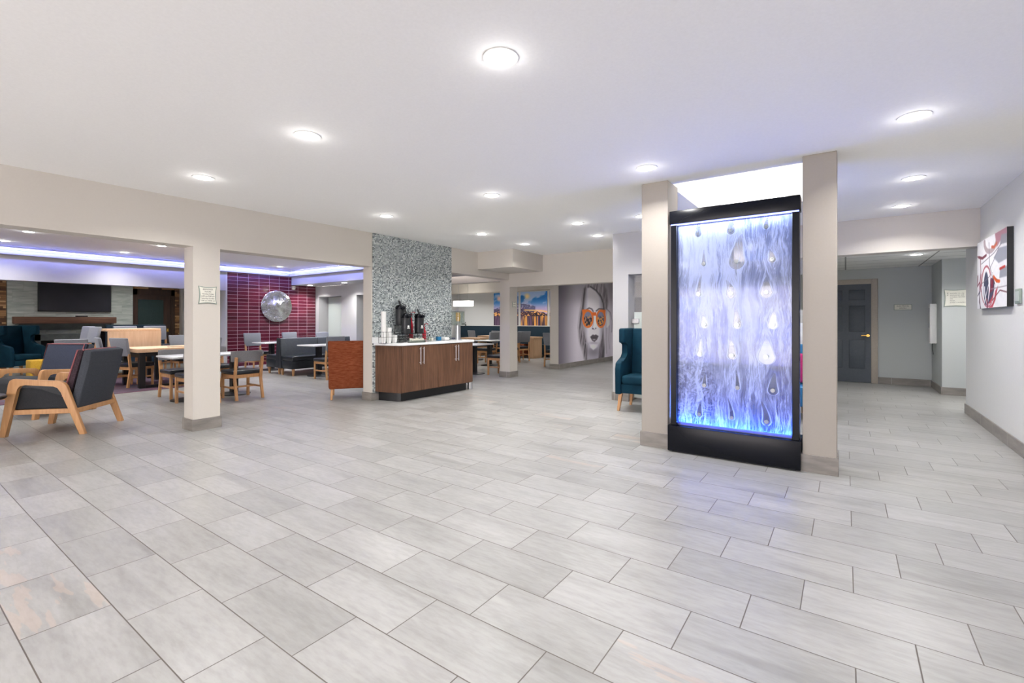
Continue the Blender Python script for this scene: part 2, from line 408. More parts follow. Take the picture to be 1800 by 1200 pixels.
wd.build('wall_dining_back', M['wall_light'], None, 'structure')
struct('wall_service', (-14.5, 9.45, 0), (-11.0, 9.55, 2.469), 'wall_grey')
# far dining room
struct('ceiling_far', (-13.8, 9.3, 2.62), (-6.42, 15.5, 2.72), 'ceiling')
struct('wall_far', (-13.8, 15.2, 0), (-6.42, 15.4, 2.62), 'wall_white')
struct('wall_far_left', (-13.8, 9.56, 0), (-13.62, 15.2, 2.62), 'wall_white')
struct('wall_far_beam', (-13.62, 11.9, 2.25), (-6.68, 12.15, 2.62), 'wall')
struct('wall_far_beam_low', (-10.2, 9.16, 2.30), (-6.71, 9.42, 2.62), 'wall')
struct('wall_mural_core', (-6.70, 11.27, 0), (-6.432, 15.2, 2.62), 'wall')
struct('ceiling_passage', (-6.42, 9.11, 2.62), (-3.6, 15.5, 2.72), 'ceiling')
struct('wall_passage_right', (-3.7, 9.11, 0), (-3.6, 15.4, 2.62), 'wall_white')
struct('wall_passage_end', (-6.42, 15.2, 0), (-3.7, 15.4, 2.62), 'wall_white')

# baseboards (one per wall run, column collars as rings)
def bbox(name, lo, hi): return MB().box(lo + (0.0,), hi + (0.14,), 0.003, 1).build(name, M['base'], None, 'structure')
bbox('baseboard_column_left', (-6.695, 2.385), (X0 + .014, 2.715))
bbox('baseboard_column_far', (-6.715, 8.936), (X0 + .014, 9.284))
bbox('baseboard_mosaic', (-6.655, 5.006), (X0 + .006, 6.98))
bbox('baseboard_right', (1.405, -5), (1.421, 9.355))
bbox('baseboard_right_end', (1.421, 9.34), (1.62, 9.355))
bbox('baseboard_hall_back', (0.56, 12.635), (1.405, 12.651))
bbox('baseboard_hall_corner_side', (1.405, 11.405), (1.421, 12.651))
bbox('baseboard_hall_corner', (1.421, 11.405), (3.05, 11.421))
bbox('baseboard_mural', (-6.432, 11.255), (-6.405, 15.2))
bbox('baseboard_mural_end', (-6.714, 11.255), (-6.432, 11.27))
bbox('baseboard_block', (-3.215, 7.435), (-2.915, 8.85))

# water wall columns
def column(name, lo, hi):
    o = MB().box((lo[0], lo[1], 0), (hi[0], hi[1], CEIL), 0.004, 1).build(name, M['wall_beige'], None, 'structure')
    MB().box((lo[0] - .012, lo[1] - .012, 0), (hi[0] + .012, hi[1] + .012, 0.155), .003, 1).build('baseboard_' + name[5:], M['base'], None, 'structure')
column('wall_column_water_left', (-1.785, 4.92), (-1.505, 5.27))
column('wall_column_water_right', (-0.312, 4.90), (-0.06, 5.22))

# unseen storefront added behind the camera to let daylight in
wf = MB()
for x in (-6.4, -4.45, -2.5, -0.55, 1.36): wf.box((x, -4.98, 0), (x + .06, -4.88, 2.35))
wf.box((-6.4, -4.98, 0), (1.42, -4.88, 0.08)).box((-6.4, -4.98, 2.3), (1.42, -4.88, 2.35))
wf.build('window_unseen_1', M['black'], None, 'structure')
MB().box((-6.4, -4.94, .08), (1.4, -4.93, 2.3)).build('window_unseen_2', M['clear_glass'], None, 'structure')

# crown and cove light in the dining room
MB().box((-14.498, -4.8, 2.737), (-14.40, 8.2, 2.83), .01, 2).box((-14.40, 8.10, 2.737), (-6.70, 8.199, 2.83), .01, 2).build('trim_1', M['wall_light'], None, 'structure')
cv = thing('cove_light', 'long blue-white light strip glowing along the edge of the dining room ceiling', 'cove light', (-14.45, 2.95, 2.86))
MB().box((.0, -7.8, -.02), (.05, 5.2, .012)).build('light_strip', M['led'], cv); MB().box((.0, 5.15, -.02), (7.75, 5.2, .012)).build('light_strip', M['led'], cv)
MB().box((-.04, -7.8, .013), (.085, 5.24, .022)).box((.085, 5.1, .013), (7.75, 5.24, .022)).build('added_light_lip', M['ceiling'], cv)  # lip added over the strip to keep its light off the ceiling
for lx, ly, sx, sy, rx, ry, en in ((.17, -1.3, .03, 12.8, 0, math.radians(42), 48), (3.95, 5.0, 7.4, .03, math.radians(42), 0, 30)):
    ld = bpy.data.lights.new('added_cove_wash', 'AREA'); ld.shape = 'RECTANGLE'; ld.size = sx; ld.size_y = sy; ld.energy = en; ld.color = (.30, .34, 1.0)  # unseen area lights added to wash the beam and bulkhead blue
    lo = bpy.data.objects.new('added_glow', ld); C.objects.link(lo); lo.parent = cv; lo.location = (lx, ly, .0); lo.rotation_euler = (rx, ry, 0)

# ------------------------------------------------------------------ ceiling downlights
def downlight(label):
    t = thing('ceiling_downlight', label, 'ceiling light', group='round recessed downlights')
    MB().lathe([(.098, -.006), (.098, -.001), (.062, -.0005)], seg=28).build('trim_ring', M['white_plastic'], t)
    MB().lathe([(.001, -.012), (.05, -.0115), (.074, -.007), (.074, -.006)], seg=28).build('diffuser', M['lamp'], t)
    ld = bpy.data.lights.new('downlight_beam', 'AREA'); ld.shape = 'DISK'; ld.size = 0.15; ld.energy = LAMP_W; ld.color = (1.0, .985, .965); ld.spread = math.radians(140)
    lo = bpy.data.objects.new('beam', ld); C.objects.link(lo); lo.parent = t; lo.location = (0, 0, -.016)
    pd = bpy.data.lights.new('added_ceiling_halo', 'POINT'); pd.energy = LAMP_W * .055; pd.shadow_soft_size = .05; pd.color = (1.0, .985, .965)  # extra point light added to brighten the ceiling around each fixture
    po = bpy.data.objects.new('added_glow', pd); C.objects.link(po); po.parent = t; po.location = (0, 0, -.06)
    return t
DL = Stock(downlight)
def dl(x, y, z, text): DL.put(x, y, (0, -1), text, 'round recessed downlights', z)
lobby = [(-1.56, 2.09, 'biggest and nearest round downlight at the top centre of the lobby ceiling'),
 (-3.46, 2.09, 'second nearest downlight, left of the biggest one, on the open lobby ceiling'),
 (-5.34, 2.09, 'lobby downlight nearest the left header, above the white column'),
 (-5.22, 4.33, 'downlight close to the top left corner of the mosaic wall'),
 (-3.36, 4.33, 'downlight in the middle of the lobby ceiling, right of the mosaic wall'),
 (-4.99, 6.16, 'downlight just right of the top of the mosaic wall'),
 (-4.98, 7.45, 'farthest lobby downlight, above the boxed soffit corner'),
 (-3.27, 6.31, 'left of the pair of downlights between soffit and white block'),
 (-3.47, 7.43, 'small downlight right above the beam over the face mural'),
 (-1.55, 4.41, 'downlight just in front of the left water wall column'),
 (-2.32, 6.40, 'downlight half hidden behind the left water wall column'),
 (0.40, 4.40, 'large downlight right of the right water wall column'),
 (0.57, 6.30, 'downlight on the right, behind the largest right hand one'),
 (-1.45, 7.85, 'downlight blurred behind the water film of the water wall'), (0.58, 7.75, 'downlight close in front of the right beam over the hall')]
for x, y, s in lobby: dl(x, y, CEIL, s)
for x, y in ((-5.3, -.3), (-1.5, -.3), (.4, 2.1), (-5.3, -2.7), (-3.4, -2.7), (-1.5, -2.7), (.4, -2.7)):  # unseen fixtures added for their light on the lobby
    dl(x, y, CEIL, 'unseen downlight added to the lobby ceiling behind the viewpoint')
def dining_light(label):
    t = downlight(label); ld = [c for c in kids(t) if c.type == 'LIGHT'][0].data; ld.energy = 17; ld.spread = math.radians(130); return t
DD = Stock(dining_light)
dining = [(-12.0, 1.87, 'upper left downlight under the left header in the dining room'), (-13.75, 1.80, 'downlight at the very left edge, near the cove light'),
 (-11.95, 3.87, 'dining room downlight left of the white column'), (-13.8, 3.74, 'small dining room downlight close to the cove light over the fireplace'),
 (-11.6, 5.5, 'dining room downlight just right of the white column'), (-11.4, 7.45, 'dining room downlight near the mosaic wall'),
 (-13.7, 7.4, 'dining room downlight in front of the plum tile wall')]
for x, y, s in dining: DD.put(x, y, (0, -1), s, 'round recessed downlights', 2.94)
for x, y in ((-9, 2), (-9, 4.2), (-9, 6.4), (-9.5, 0), (-12.3, 0), (-9.5, -2.5), (-12.5, -2.5)): DD.put(x, y, (0, -1), 'unseen downlight added to the dining ceiling behind the header', 'round recessed downlights', 2.94)  # out-of-view fixtures added to light the dining room
DD.put(-14.0, 8.55, (0, -1), 'tiny downlight in the low soffit at the corner of the plum wall', 'round recessed downlights', 2.47); DD.put(-12.2, 8.55, (0, -1), 'tiny downlight in the low soffit left of the mosaic wall', 'round recessed downlights', 2.47)
dl(0.97, 10.38, 2.45, 'downlight in the tiled hall ceiling beside the charcoal door')
for x, y in ((-9.0, 10.7), (-7.6, 14.0), (-9.4, 14.0), (-11.2, 14.0), (-12.8, 14.0), (-12.2, 10.7), (-5.0, 10.6), (-5.0, 13.2)): dl(x, y, 2.62, 'unseen downlight added to the far dining room ceiling')  # added out of view to brighten the far room and mural
for x, y in ((-1.6, 10.6), (2.2, 10.4)): dl(x, y, 2.45, 'unseen downlight added to the hall ceiling')  # unseen extra fixtures that light the hall
for x, y in ((-16.2, 1.4), (-16.2, 4.6)): dl(x, y, 2.72, 'unseen downlight added in front of the fireplace')  # unseen extra fixtures that light the fireplace end

# ------------------------------------------------------------------ writing on signs
def lettering(parent, text, size, O, U, V, name='lettering', mat='ink', align='CENTER', space=1.25):
    cu = bpy.data.curves.new('text', 'FONT'); cu.body = text; cu.size = size; cu.align_x = align; cu.align_y = 'CENTER'; cu.space_line = space; cu.extrude = 0.0006
    tmp = bpy.data.objects.new('text', cu); C.objects.link(tmp); dg = bpy.context.evaluated_depsgraph_get()
    me = bpy.data.meshes.new_from_object(tmp.evaluated_get(dg)); bpy.data.objects.remove(tmp); bpy.data.curves.remove(cu)
    me.materials.clear(); me.materials.append(M[mat]); o = bpy.data.objects.new(name, me); C.objects.link(o)
    U = Vector(U).normalized(); V = Vector(V).normalized(); N = U.cross(V)
    me.transform(Matrix((U, V, N)).transposed().to_4x4()); me.transform(Matrix.Translation(Vector(O))); o.parent = parent; return o
def sign(label, c, U, w, h, text, size, curved=True, tx=None, align='CENTER', n=None):
    """plaque centred at c on a wall; U is the reading direction, N points into the room"""
    U = Vector(U); V = Vector((0, 0, 1)); N = U.cross(V)
    t = thing('wall_sign', label, 'sign', c)
    def plate(name, w, h, d0, d1, mat, dip):
        k = 8; pts = []
        for i in range(k): s = i / k; pts.append((-w / 2 + w * s, -h / 2 + dip * math.sin(PI * s)))
        for i in range(k): s = i / k; pts.append((w / 2 - dip * math.sin(PI * s), -h / 2 + h * s))
        for i in range(k): s = i / k; pts.append((w / 2 - w * s, h / 2 - dip * math.sin(PI * s)))
        for i in range(k): s = i / k; pts.append((-w / 2 + dip * math.sin(PI * s), h / 2 - h * s))
        b = MB(); lo = [b.bm.verts.new(U * x + V * y + N * d0) for x, y in pts]; hi = [b.bm.verts.new(U * x + V * y + N * d1) for x, y in pts]
        b.bm.faces.new(lo[::-1]); b.bm.faces.new(hi)
        for i in range(len(pts)): j = (i + 1) % len(pts); b.bm.faces.new((lo[i], lo[j], hi[j], hi[i]))
        return b.build(name, M[mat], t)
    dip = 0.012 if curved else 0
    plate('backing', w + .022, h + .022, 0, .008, 'sign_edge', dip); plate('face', w, h, .008, .013, 'sign_face', dip)
    lettering(t, text, size, U * (tx or 0) + N * .0136, U, V, align=align); return t
sign('ivory notice of breakfast hours on the white column', (X0, 2.557, 1.65), (0, 1, 0), .185, .20, 'BREAKFAST\nHOURS\nMonday-Friday\n6:00 am-9:00 am\nSaturday-Sunday\n7:00 am-10:00 am', .022)
sign('small ivory sign on the far column by the face mural', (X0, 9.13, 1.72), (0, 1, 0), .15, .11, 'DINING', .026)
sign('narrow ivory room sign right of the charcoal door', (0.97, 12.65, 1.615), (1, 0, 0), .27, .10, 'ELECTRICAL\nROOM', .036, False)
sg = sign('large ivory direction sign with arrows in the hall corner', (1.60, 11.42, 1.74), (1, 0, 0), .29, .29, 'ROOMS 101-128\nROOMS 201-228\nFITNESS CENTER\nICE\nPOOL\nGUEST LAUNDRY', .026, True, -.075, 'LEFT')
ar = MB()
for z in (.088, .055): ar.prism([(-.118, z), (-.098, z - .011), (-.098, z + .011)], 'y', -.0142, -.0136)
ar.build('arrows', M['ink'], sg)

# ------------------------------------------------------------------ painted pictures
def panel(name, O, U, V, nu, nv, fn, mat, parent=None):
    O = Vector(O); U = Vector(U); V = Vector(V)
    s, t = np.meshgrid(np.linspace(0, 1, nu), np.linspace(0, 1, nv))
    P = np.array(O)[None, None] + s[..., None] * np.array(U) + t[..., None] * np.array(V)
    me = bpy.data.meshes.new(name); i = np.arange(nu * nv).reshape(nv, nu)
    q = np.stack([i[:-1, :-1], i[:-1, 1:], i[1:, 1:], i[1:, :-1]], -1).reshape(-1, 4)
    me.vertices.add(nu * nv); me.vertices.foreach_set('co', P.reshape(-1).astype(np.float32))
    me.loops.add(q.size); me.loops.foreach_set('vertex_index', q.reshape(-1).astype(np.int32))
    me.polygons.add(len(q)); me.polygons.foreach_set('loop_start', (np.arange(len(q)) * 4).astype(np.int32))
    me.update(calc_edges=True); me.validate()
    col = fn(s, t)
    a = me.color_attributes.new('Col', 'FLOAT_COLOR', 'POINT')
    rgba = np.concatenate([col, np.ones(col.shape[:2] + (1,))], -1).reshape(-1).astype(np.float32); a.data.foreach_set('color', rgba)
    me.materials.append(mat); o = bpy.data.objects.new(name, me); C.objects.link(o)
    if parent is not None: o.parent = parent
    return o
def s2l(c): c = np.clip(c, 0, 255) / 255.0; return np.where(c <= .04045, c / 12.92, ((c + .055) / 1.055) ** 2.4)
_rng = np.random.RandomState(3); _T = _rng.rand(256, 256)
def vnoise(x, y):
    xi = np.floor(x).astype(int); yi = np.floor(y).astype(int); fx = x - xi; fy = y - yi
    fx = fx * fx * (3 - 2 * fx); fy = fy * fy * (3 - 2 * fy); g = lambda a, b: _T[a % 256, b % 256]
    return (g(xi, yi) * (1 - fx) + g(xi + 1, yi) * fx) * (1 - fy) + (g(xi, yi + 1) * (1 - fx) + g(xi + 1, yi + 1) * fx) * fy
def fbm(x, y, o=4):
    s = 0; a = .5
    for k in range(o): s = s + a * vnoise(x * 2 ** k + 17 * k, y * 2 ** k + 31 * k); a *= .5
    return s / (1 - .5 ** o)
def sm(e0, e1, x): t = np.clip((x - e0) / (e1 - e0), 0, 1); return t * t * (3 - 2 * t)
def ell(x, y, cx, cy, rx, ry, soft=.08): return 1 - sm(1 - soft, 1 + soft, np.sqrt(((x - cx) / rx) ** 2 + ((y - cy) / ry) ** 2))
def seg_d(x, y, p, q):
    dx, dy = q[0] - p[0], q[1] - p[1]; t = np.clip(((x - p[0]) * dx + (y - p[1]) * dy) / (dx * dx + dy * dy + 1e-9), 0, 1)
    return np.hypot(x - p[0] - t * dx, y - p[1] - t * dy)
def line(x, y, pts, w, soft=3):
    d = np.min([seg_d(x, y, a, b) for a, b in zip(pts, pts[1:])], 0); return 1 - sm(w / 2 - soft / 2, w / 2 + soft / 2, d)
def poly(x, y, pts, soft=6):
    ins = np.zeros(x.shape, bool); n = len(pts)
    for i in range(n):
        (x0, y0), (x1, y1) = pts[i], pts[(i + 1) % n]
        if y0 == y1: continue
        c = ((y0 > y) != (y1 > y)) & (x < (x1 - x0) * (y - y0) / (y1 - y0) + x0); ins ^= c
    d = np.min([seg_d(x, y, pts[i], pts[(i + 1) % n]) for i in range(n)], 0)
    return np.clip(.5 + np.where(ins, d, -d) / soft, 0, 1)
def over(c, m, col): return c * (1 - m[..., None]) + np.array(col, float) * m[..., None]

MURAL_Y0, MURAL_Y1, MURAL_Z0, MURAL_Z1 = 11.27, 15.2, .14, 2.62
def mural_fn(s, t):
    # drawing sheet: x 18 (near end) .. 765 (far end), y 60 (top) .. 1110 (bottom); the near part of the wall is wide, so x is measured along the wall
    Y = MURAL_Y0 + s * (MURAL_Y1 - MURAL_Y0); Z = MURAL_Z0 + t * (MURAL_Z1 - MURAL_Z0)
    ca, sa = math.cos(.617), math.sin(.617)
    w = 6.42 * sa + Y * ca; x = (826.4 * (-6.42 * ca + Y * sa) / w + 900 - 980) * 7.5; y = (563.5 - 826.4 * (Z - EYE) / w - 490) * 7.5
    base = np.stack([106 + 0 * x, 100 + 0 * x, 112 + 0 * x], -1)
    g = sm(10, 280, x); base = base * (1 - g[..., None]) + np.array([206., 200, 210]) * g[..., None]
    base = base * (0.80 + 0.2 * sm(60, 400, y))[..., None]
    c = over(base, sm(640, 780, x) * (1 - sm(100, 560, y)), (120, 112, 120))
    strand = fbm(x / 7 + y / 60, y / 190, 4); st2 = fbm(x / 3.2 + y / 90, y / 240, 3)
    def hair(c, m, dark, light):
        t = np.clip(.6 * strand + .4 * st2 + .05, 0, 1); t = sm(.3, .7, t)[..., None]; tone = np.array(dark, float) * (1 - t) + np.array(light, float) * t
        return c * (1 - m[..., None]) + tone * m[..., None]
    c = hair(c, poly(x, y, [(405, 60), (350, 130), (322, 300), (292, 480), (276, 640), (292, 820), (335, 960), (365, 1090), (410, 1090), (400, 880), (372, 760), (348, 560), (360, 400), (380, 220), (440, 90)], 34), (52, 47, 54), (168, 160, 168))
    c = hair(c, poly(x, y, [(400, 50), (440, 96), (520, 160), (575, 260), (600, 420), (650, 430), (672, 300), (650, 140), (600, 40)], 30), (78, 72, 78), (188, 181, 188))
    c = hair(c, poly(x, y, [(600, 560), (622, 900), (618, 1090), (528, 1090), (548, 900), (585, 780)], 26), (42, 38, 44), (128, 120, 130))
    c = over(c, poly(x, y, [(366, 840), (400, 870), (392, 1090), (540, 1090), (560, 850)], 24), (172, 168, 180)); c = over(c, ell(x, y, 475, 960, 70, 50, .8) * .55, (108, 102, 114))
    fm = poly(x, y, [(392, 120), (440, 112), (515, 175), (582, 290), (600, 430), (602, 640), (580, 780), (528, 895), (475, 938), (432, 900), (386, 780), (354, 600), (354, 400), (370, 230)], 18)
    cx = 478 + 0 * y; edge = sm(62, 128, np.abs(x - cx)); face = 216 - 58 * edge - 26 * sm(700, 930, y) * sm(10, 90, np.abs(x - 470)); face = np.stack([face, face - 4, face + 6], -1)
    c = c * (1 - fm[..., None]) + face * fm[..., None]
    c = over(c, ell(x, y, 478, 845, 48, 16, .9) * .45, (128, 120, 132)); c = over(c, ell(x, y, 478, 890, 34, 30, .9) * .5, (232, 229, 236))
    c = over(c, line(x, y, [(440, 104), (510, 150), (575, 230), (606, 320), (616, 420)], 15, 22) * .85, (48, 44, 50))
    c = over(c, line(x, y, [(362, 130), (350, 300), (332, 430)], 14, 24) * .6, (60, 56, 62))
    c = over(c, line(x, y, [(388, 404), (420, 384), (455, 398), (472, 428)], 16, 18) * .85, (58, 52, 58)); c = over(c, line(x, y, [(515, 422), (550, 394), (600, 398)], 16, 18) * .85, (58, 52, 58))
    c = over(c, poly(x, y, [(615, 430), (655, 395), (712, 450), (738, 600), (712, 820), (700, 1040), (645, 1070), (628, 800)], 26), (194, 188, 200))
    c = over(c, line(x, y, [(650, 392), (700, 445), (726, 560), (716, 700)], 9, 16) * .7, (112, 104, 116)); c = over(c, line(x, y, [(648, 650), (642, 800), (650, 980)], 9, 18) * .5, (120, 112, 124)); c = over(c, line(x, y, [(690, 620), (676, 800), (690, 920)], 7, 14) * .4, (130, 122, 134))
    c = over(c, poly(x, y, [(650, 500), (668, 430), (690, 500), (686, 600), (656, 645)], 10), (246, 246, 250))
    c = over(c, ell(x, y, 404, 525, 76, 122, .04), (226, 112, 40)); c = over(c, ell(x, y, 575, 525, 66, 122, .04), (226, 112, 40))
    c = over(c, poly(x, y, [(325, 405), (400, 400), (360, 470), (335, 480)], 6), (226, 112, 40)); c = over(c, poly(x, y, [(590, 405), (636, 410), (634, 470), (610, 480)], 6), (226, 112, 40))
    c = over(c, poly(x, y, [(462, 440), (515, 440), (512, 485), (466, 485)], 6), (214, 102, 36))
    for cx, rx, ry in ((404, 52, 96), (573, 46, 94)):
        m = ell(x, y, cx, 528, rx, ry, .05); n = fbm(x / 17, y / 22)
        lens = over(np.stack([70 + 60 * n, 66 + 50 * n, 76 + 70 * n], -1), sm(560, 470, y) * .8, (128, 134, 164))
        lens = over(lens, sm(.55, .62, n) * sm(470, 520, y), (216, 150, 50)); lens = over(lens, sm(.5, .42, n) * sm(480, 520, y), (34, 24, 28))
        c = c * (1 - m[..., None]) + lens * m[..., None]
    c = over(c, poly(x, y, [(488, 490), (504, 498), (512, 600), (502, 648), (484, 625)], 16) * .9, (236, 234, 240)); c = over(c, line(x, y, [(478, 500), (474, 600), (462, 640)], 8, 14) * .5, (120, 112, 126))
    c = over(c, ell(x, y, 470, 656, 11, 9, .6), (70, 64, 74)); c = over(c, ell(x, y, 506, 650, 9, 7, .6) * .8, (84, 78, 88)); c = over(c, line(x, y, [(456, 648), (486, 672), (514, 652)], 6, 12) * .5, (112, 104, 116))
    c = over(c, poly(x, y, [(434, 764), (470, 732), (488, 742), (508, 732), (544, 754), (522, 802), (490, 830), (460, 814)], 12), (82, 74, 82)); c = over(c, line(x, y, [(446, 768), (490, 776), (532, 762)], 5, 8) * .8, (40, 34, 40)); c = over(c, ell(x, y, 486, 800, 18, 9, .8) * .8, (186, 180, 190))
    return s2l(np.clip(c * 1.16, 0, 252))
mu = panel('wall_mural', (-6.428, MURAL_Y0, MURAL_Z0), (0, MURAL_Y1 - MURAL_Y0, 0), (0, 0, MURAL_Z1 - MURAL_Z0), 330, 240, mural_fn, paint_material('printed_mural'))
tag(mu, 'black and white wall mural of a woman in orange sunglasses', 'mural')

def city_fn(x0, x1):
    def f(s, t):
        X = (x0 + s * (x1 - x0) + 11.67) / 3.86; y = 1 - t          # panorama coordinate across the three prints, top to bottom
        n = fbm(X * 9, y * 5 + X * 3)
        sky = np.stack([24 + 150 * y, 128 + 50 * y, 208 + 10 * y], -1); sky = over(sky, sm(.46, .60, n) * .7, (214, 216, 242)); sky = over(sky, sm(.26, .56, y) * .8, (218, 178, 212)); sky = over(sky, sm(.50, .38, n) * sm(.42, .1, y) * .6, (10, 96, 190))
        c = over(sky, ell(X, y, .42, .13, .028, .07, .8), (255, 226, 170)); c = over(c, ell(X, y, .07, .18, .025, .07, .8), (255, 210, 190))
        hz = .72
        br = .44 + .22 * np.abs((X * 1.6) % 1.0 - .25) + .10 * X
        deck = sm(-.012, .012, y - (.5 + .22 * sm(.36, .8, X))); c = over(c, (deck * (y < hz + .02)) * sm(.95, .5, X), (70, 44, 62))
        truss = ((y > .34 + .9 * (X - .30) ** 2 * 2.2) & (y < .60) & (X < .52)) * 1.0; c = over(c, truss * .85 * (fbm(X * 90, y * 40) > .36), (84, 84, 122))
        arch = sm(.0, .01, .05 - np.hypot(((X * 14) % 1 - .5) / 14 * 1.4, (y - hz) * .42)); c = over(c, arch * (X > .48), (34, 24, 44))
        c = over(c, line(X, y, [(.40, .54), (.58, .56), (.86, .70)], .035, .03), (255, 206, 130))
        c = over(c, ell(X, y, .80, .60, .018, .13, .3), (176, 98, 74)); c = over(c, (fbm(X * 60, y * 40) > .62) * (y > .58) * (y < hz) * 1.0, (255, 190, 110))
        w = np.stack([104 + 0 * y, 78 + 0 * y, 104 + 0 * y], -1); w = over(w, sm(.42, .62, vnoise(X * 96, y * 1.5)) * sm(.05, .5, X), (244, 178, 84)); w = over(w, sm(.5, .6, vnoise(X * 140 + 7, y * 2)) * .8, (40, 26, 48))
        wm = sm(hz - .01, hz + .01, y); c = c * (1 - wm[..., None]) + w * wm[..., None]
        return s2l(c)
    return f
pm = paint_material('printed_canvas', .5)
for (a, b, lab) in ((-11.67, -10.45, 'leftmost city print, cut by the far column, moon above a bridge'), (-10.35, -9.13, 'middle city print, lit bridge over water under a blue dusk sky'), (-9.03, -7.81, 'rightmost city print, only a sliver beside the mural wall')):
    r = thing('bridge_picture', lab, 'picture', (0, 0, 0), 0, 'city bridge prints on the far wall')
    panel('print', (a, 15.165, 1.15), (b - a, 0, 0), (0, 0, 1.30), 150, 130, city_fn(a, b), pm, r)
    MB().box((a, 15.166, 1.15), (b, 15.2, 2.45)).build('canvas_frame', M['white_plastic'], r)

def art_fn(s, t):
    # sheet as seen facing the canvas: x 0 (left, far end) .. 1, y 0 top .. 1 bottom
    x = s * 100; y = (1 - t) * 100; c = np.stack([232 + 0 * x, 230 + 0 * x, 234 + 0 * x], -1); n = fbm(x / 5, y / 5)
    c = over(c, sm(.45, .7, n) * .25, (206, 208, 214))
    def A(cx, cy, rx, ry, a0, a1, k=26): return [(cx + rx * math.cos(math.radians(a0 + (a1 - a0) * i / k)), cy + ry * math.sin(math.radians(a0 + (a1 - a0) * i / k))) for i in range(k + 1)]
    c = over(c, line(x, y, A(50, 4, 22, 17, 0, 180), 7, 1.5), (168, 150, 156)); c = over(c, poly(x, y, [(64, 0), (100, 0), (100, 12), (80, 14), (70, 20)], 1.5), (172, 120, 134)); c = over(c, poly(x, y, [(84, 6), (100, 8), (100, 20), (80, 18)], 1.5), (142, 140, 150))
    c = over(c, poly(x, y, [(60, 32), (78, 22), (100, 24), (100, 40), (76, 42)], 1.5), (150, 152, 164)); c = over(c, poly(x, y, [(80, 50), (100, 49), (100, 62), (78, 62)], 1.5), (148, 150, 160))
    c = over(c, ell(x, y, 34, 72, 9, 24, .06), (66, 70, 96)); c = over(c, poly(x, y, [(48, 58), (60, 60), (66, 70), (52, 92), (40, 94), (48, 76)], 1.5), (74, 70, 98)); c = over(c, poly(x, y, [(52, 62), (60, 60), (58, 76), (46, 80)], 1.5), (122, 32, 62))
    c = over(c, poly(x, y, [(40, 96), (56, 84), (74, 72), (66, 90), (56, 100), (46, 100)], 1.5), (186, 62, 78))
    c = over(c, line(x, y, A(34, 66, 17, 26, 180, 360), 3, 1.2), (170, 74, 92)); c = over(c, line(x, y, A(46, 70, 18, 26, 0, 180), 4, 1.2), (214, 210, 216)); c = over(c, line(x, y, A(40, 62, 26, 36, 60, 200), 2.5, 1.2), (186, 120, 134))
    for p, w, k in (([(0, 20), (12, 24), (14, 46), (8, 70), (12, 100)], 2, (128, 62, 82)), ([(6, 22), (20, 26), (34, 24)], 4, (112, 36, 60)), ([(16, 34), (60, 26), (84, 18)], 1.2, (96, 92, 104)), ([(44, 8), (46, 40), (56, 58), (74, 64)], 1.6, (96, 90, 104)), ([(56, 52), (40, 58), (14, 64)], 1.2, (120, 110, 124)),
                    ([(76, 22), (60, 36), (46, 46)], 1.4, (120, 118, 130)), ([(60, 58), (70, 65), (78, 66)], 4.5, (214, 90, 40)), ([(80, 50), (94, 49)], 3.5, (180, 44, 40)), ([(54, 16), (62, 18), (70, 14)], 4, (190, 84, 50)), ([(50, 74), (100, 74)], 1.2, (150, 140, 150)), ([(56, 90), (80, 78), (100, 82)], 1.8, (116, 66, 76)),
                    ([(2, 50), (0, 66), (10, 60), (14, 74)], 2.4, (124, 40, 66)), ([(2, 80), (10, 74), (8, 90), (14, 100)], 2, (70, 66, 84)), ([(36, 88), (40, 94), (38, 100)], 4, (120, 34, 62)), ([(24, 96), (50, 56), (56, 50)], 1.6, (238, 236, 240))):
        c = over(c, line(x, y, p, w, 1.2), k)
    return s2l(c)
art = thing('abstract_canvas', 'white abstract canvas with maroon and navy curves on right wall', 'painting', (0, 0, 0))
panel('print', (1.369, 8.31, 1.485), (0, -1.34, 0), (0, 0, .83), 170, 110, art_fn, pm, art)
MB().box((1.370, 6.97, 1.485), (1.42, 8.31, 2.315)).build('canvas_edge', M['black'], art)
tp = thing('wall_panel', 'small grey control panel on the right wall beside the canvas', 'panel', (1.42, 6.77, 1.58))
MB().box((-.018, -.085, -.075), (0, .085, .075), .004, 2).build('housing', M['sign_edge'], tp); MB().box((-.02, -.06, -.05), (-.018, .06, .05)).build('display', M['frosted'], tp)

# ------------------------------------------------------------------ hall: door, phone box
dg_ = MB(); dg_.box((-.02 - .46, 12.615, 0.01), (.444, 12.65, 2.12), 0, 1)
door = dg_.build('door_1', M['door_grey'], None, 'structure')
pn = MB()
for x0, x1 in ((-.36, -.06), (.06, .34)):
    for z0, z1 in ((.30, .92), (1.10, 1.66), (1.78, 2.00)):
        pn.box((x0, 12.605, z0), (x1, 12.616, z1), .009, 2)
pn.build('door_panel', M['door_grey'], door)
MB().lathe([(.03, 0), (.03, .008), (.012, .012), (.012, .045), (.02, .05)], (.39, 12.55, 1.02), 16, 'y').bar((.39, 12.565, 1.02), (.27, 12.56, 1.015), .02, .018, side=(0, 1, 0)).build('door_handle', M['brass'], door)
tr = MB(); tr.box((.444, 12.62, 0), (.56, 12.65, 2.23), .008, 2).box((-.60, 12.62, 0), (-.48, 12.65, 2.23), .008, 2).box((-.48, 12.62, 2.12), (.444, 12.65, 2.23), .008, 2); tr.build('trim_2', M['taupe'], None, 'structure')
ph = thing('wall_phone_box', 'white wall box with cord hanging beside the hall corner', 'wall phone', (1.42, 12.1, .9))
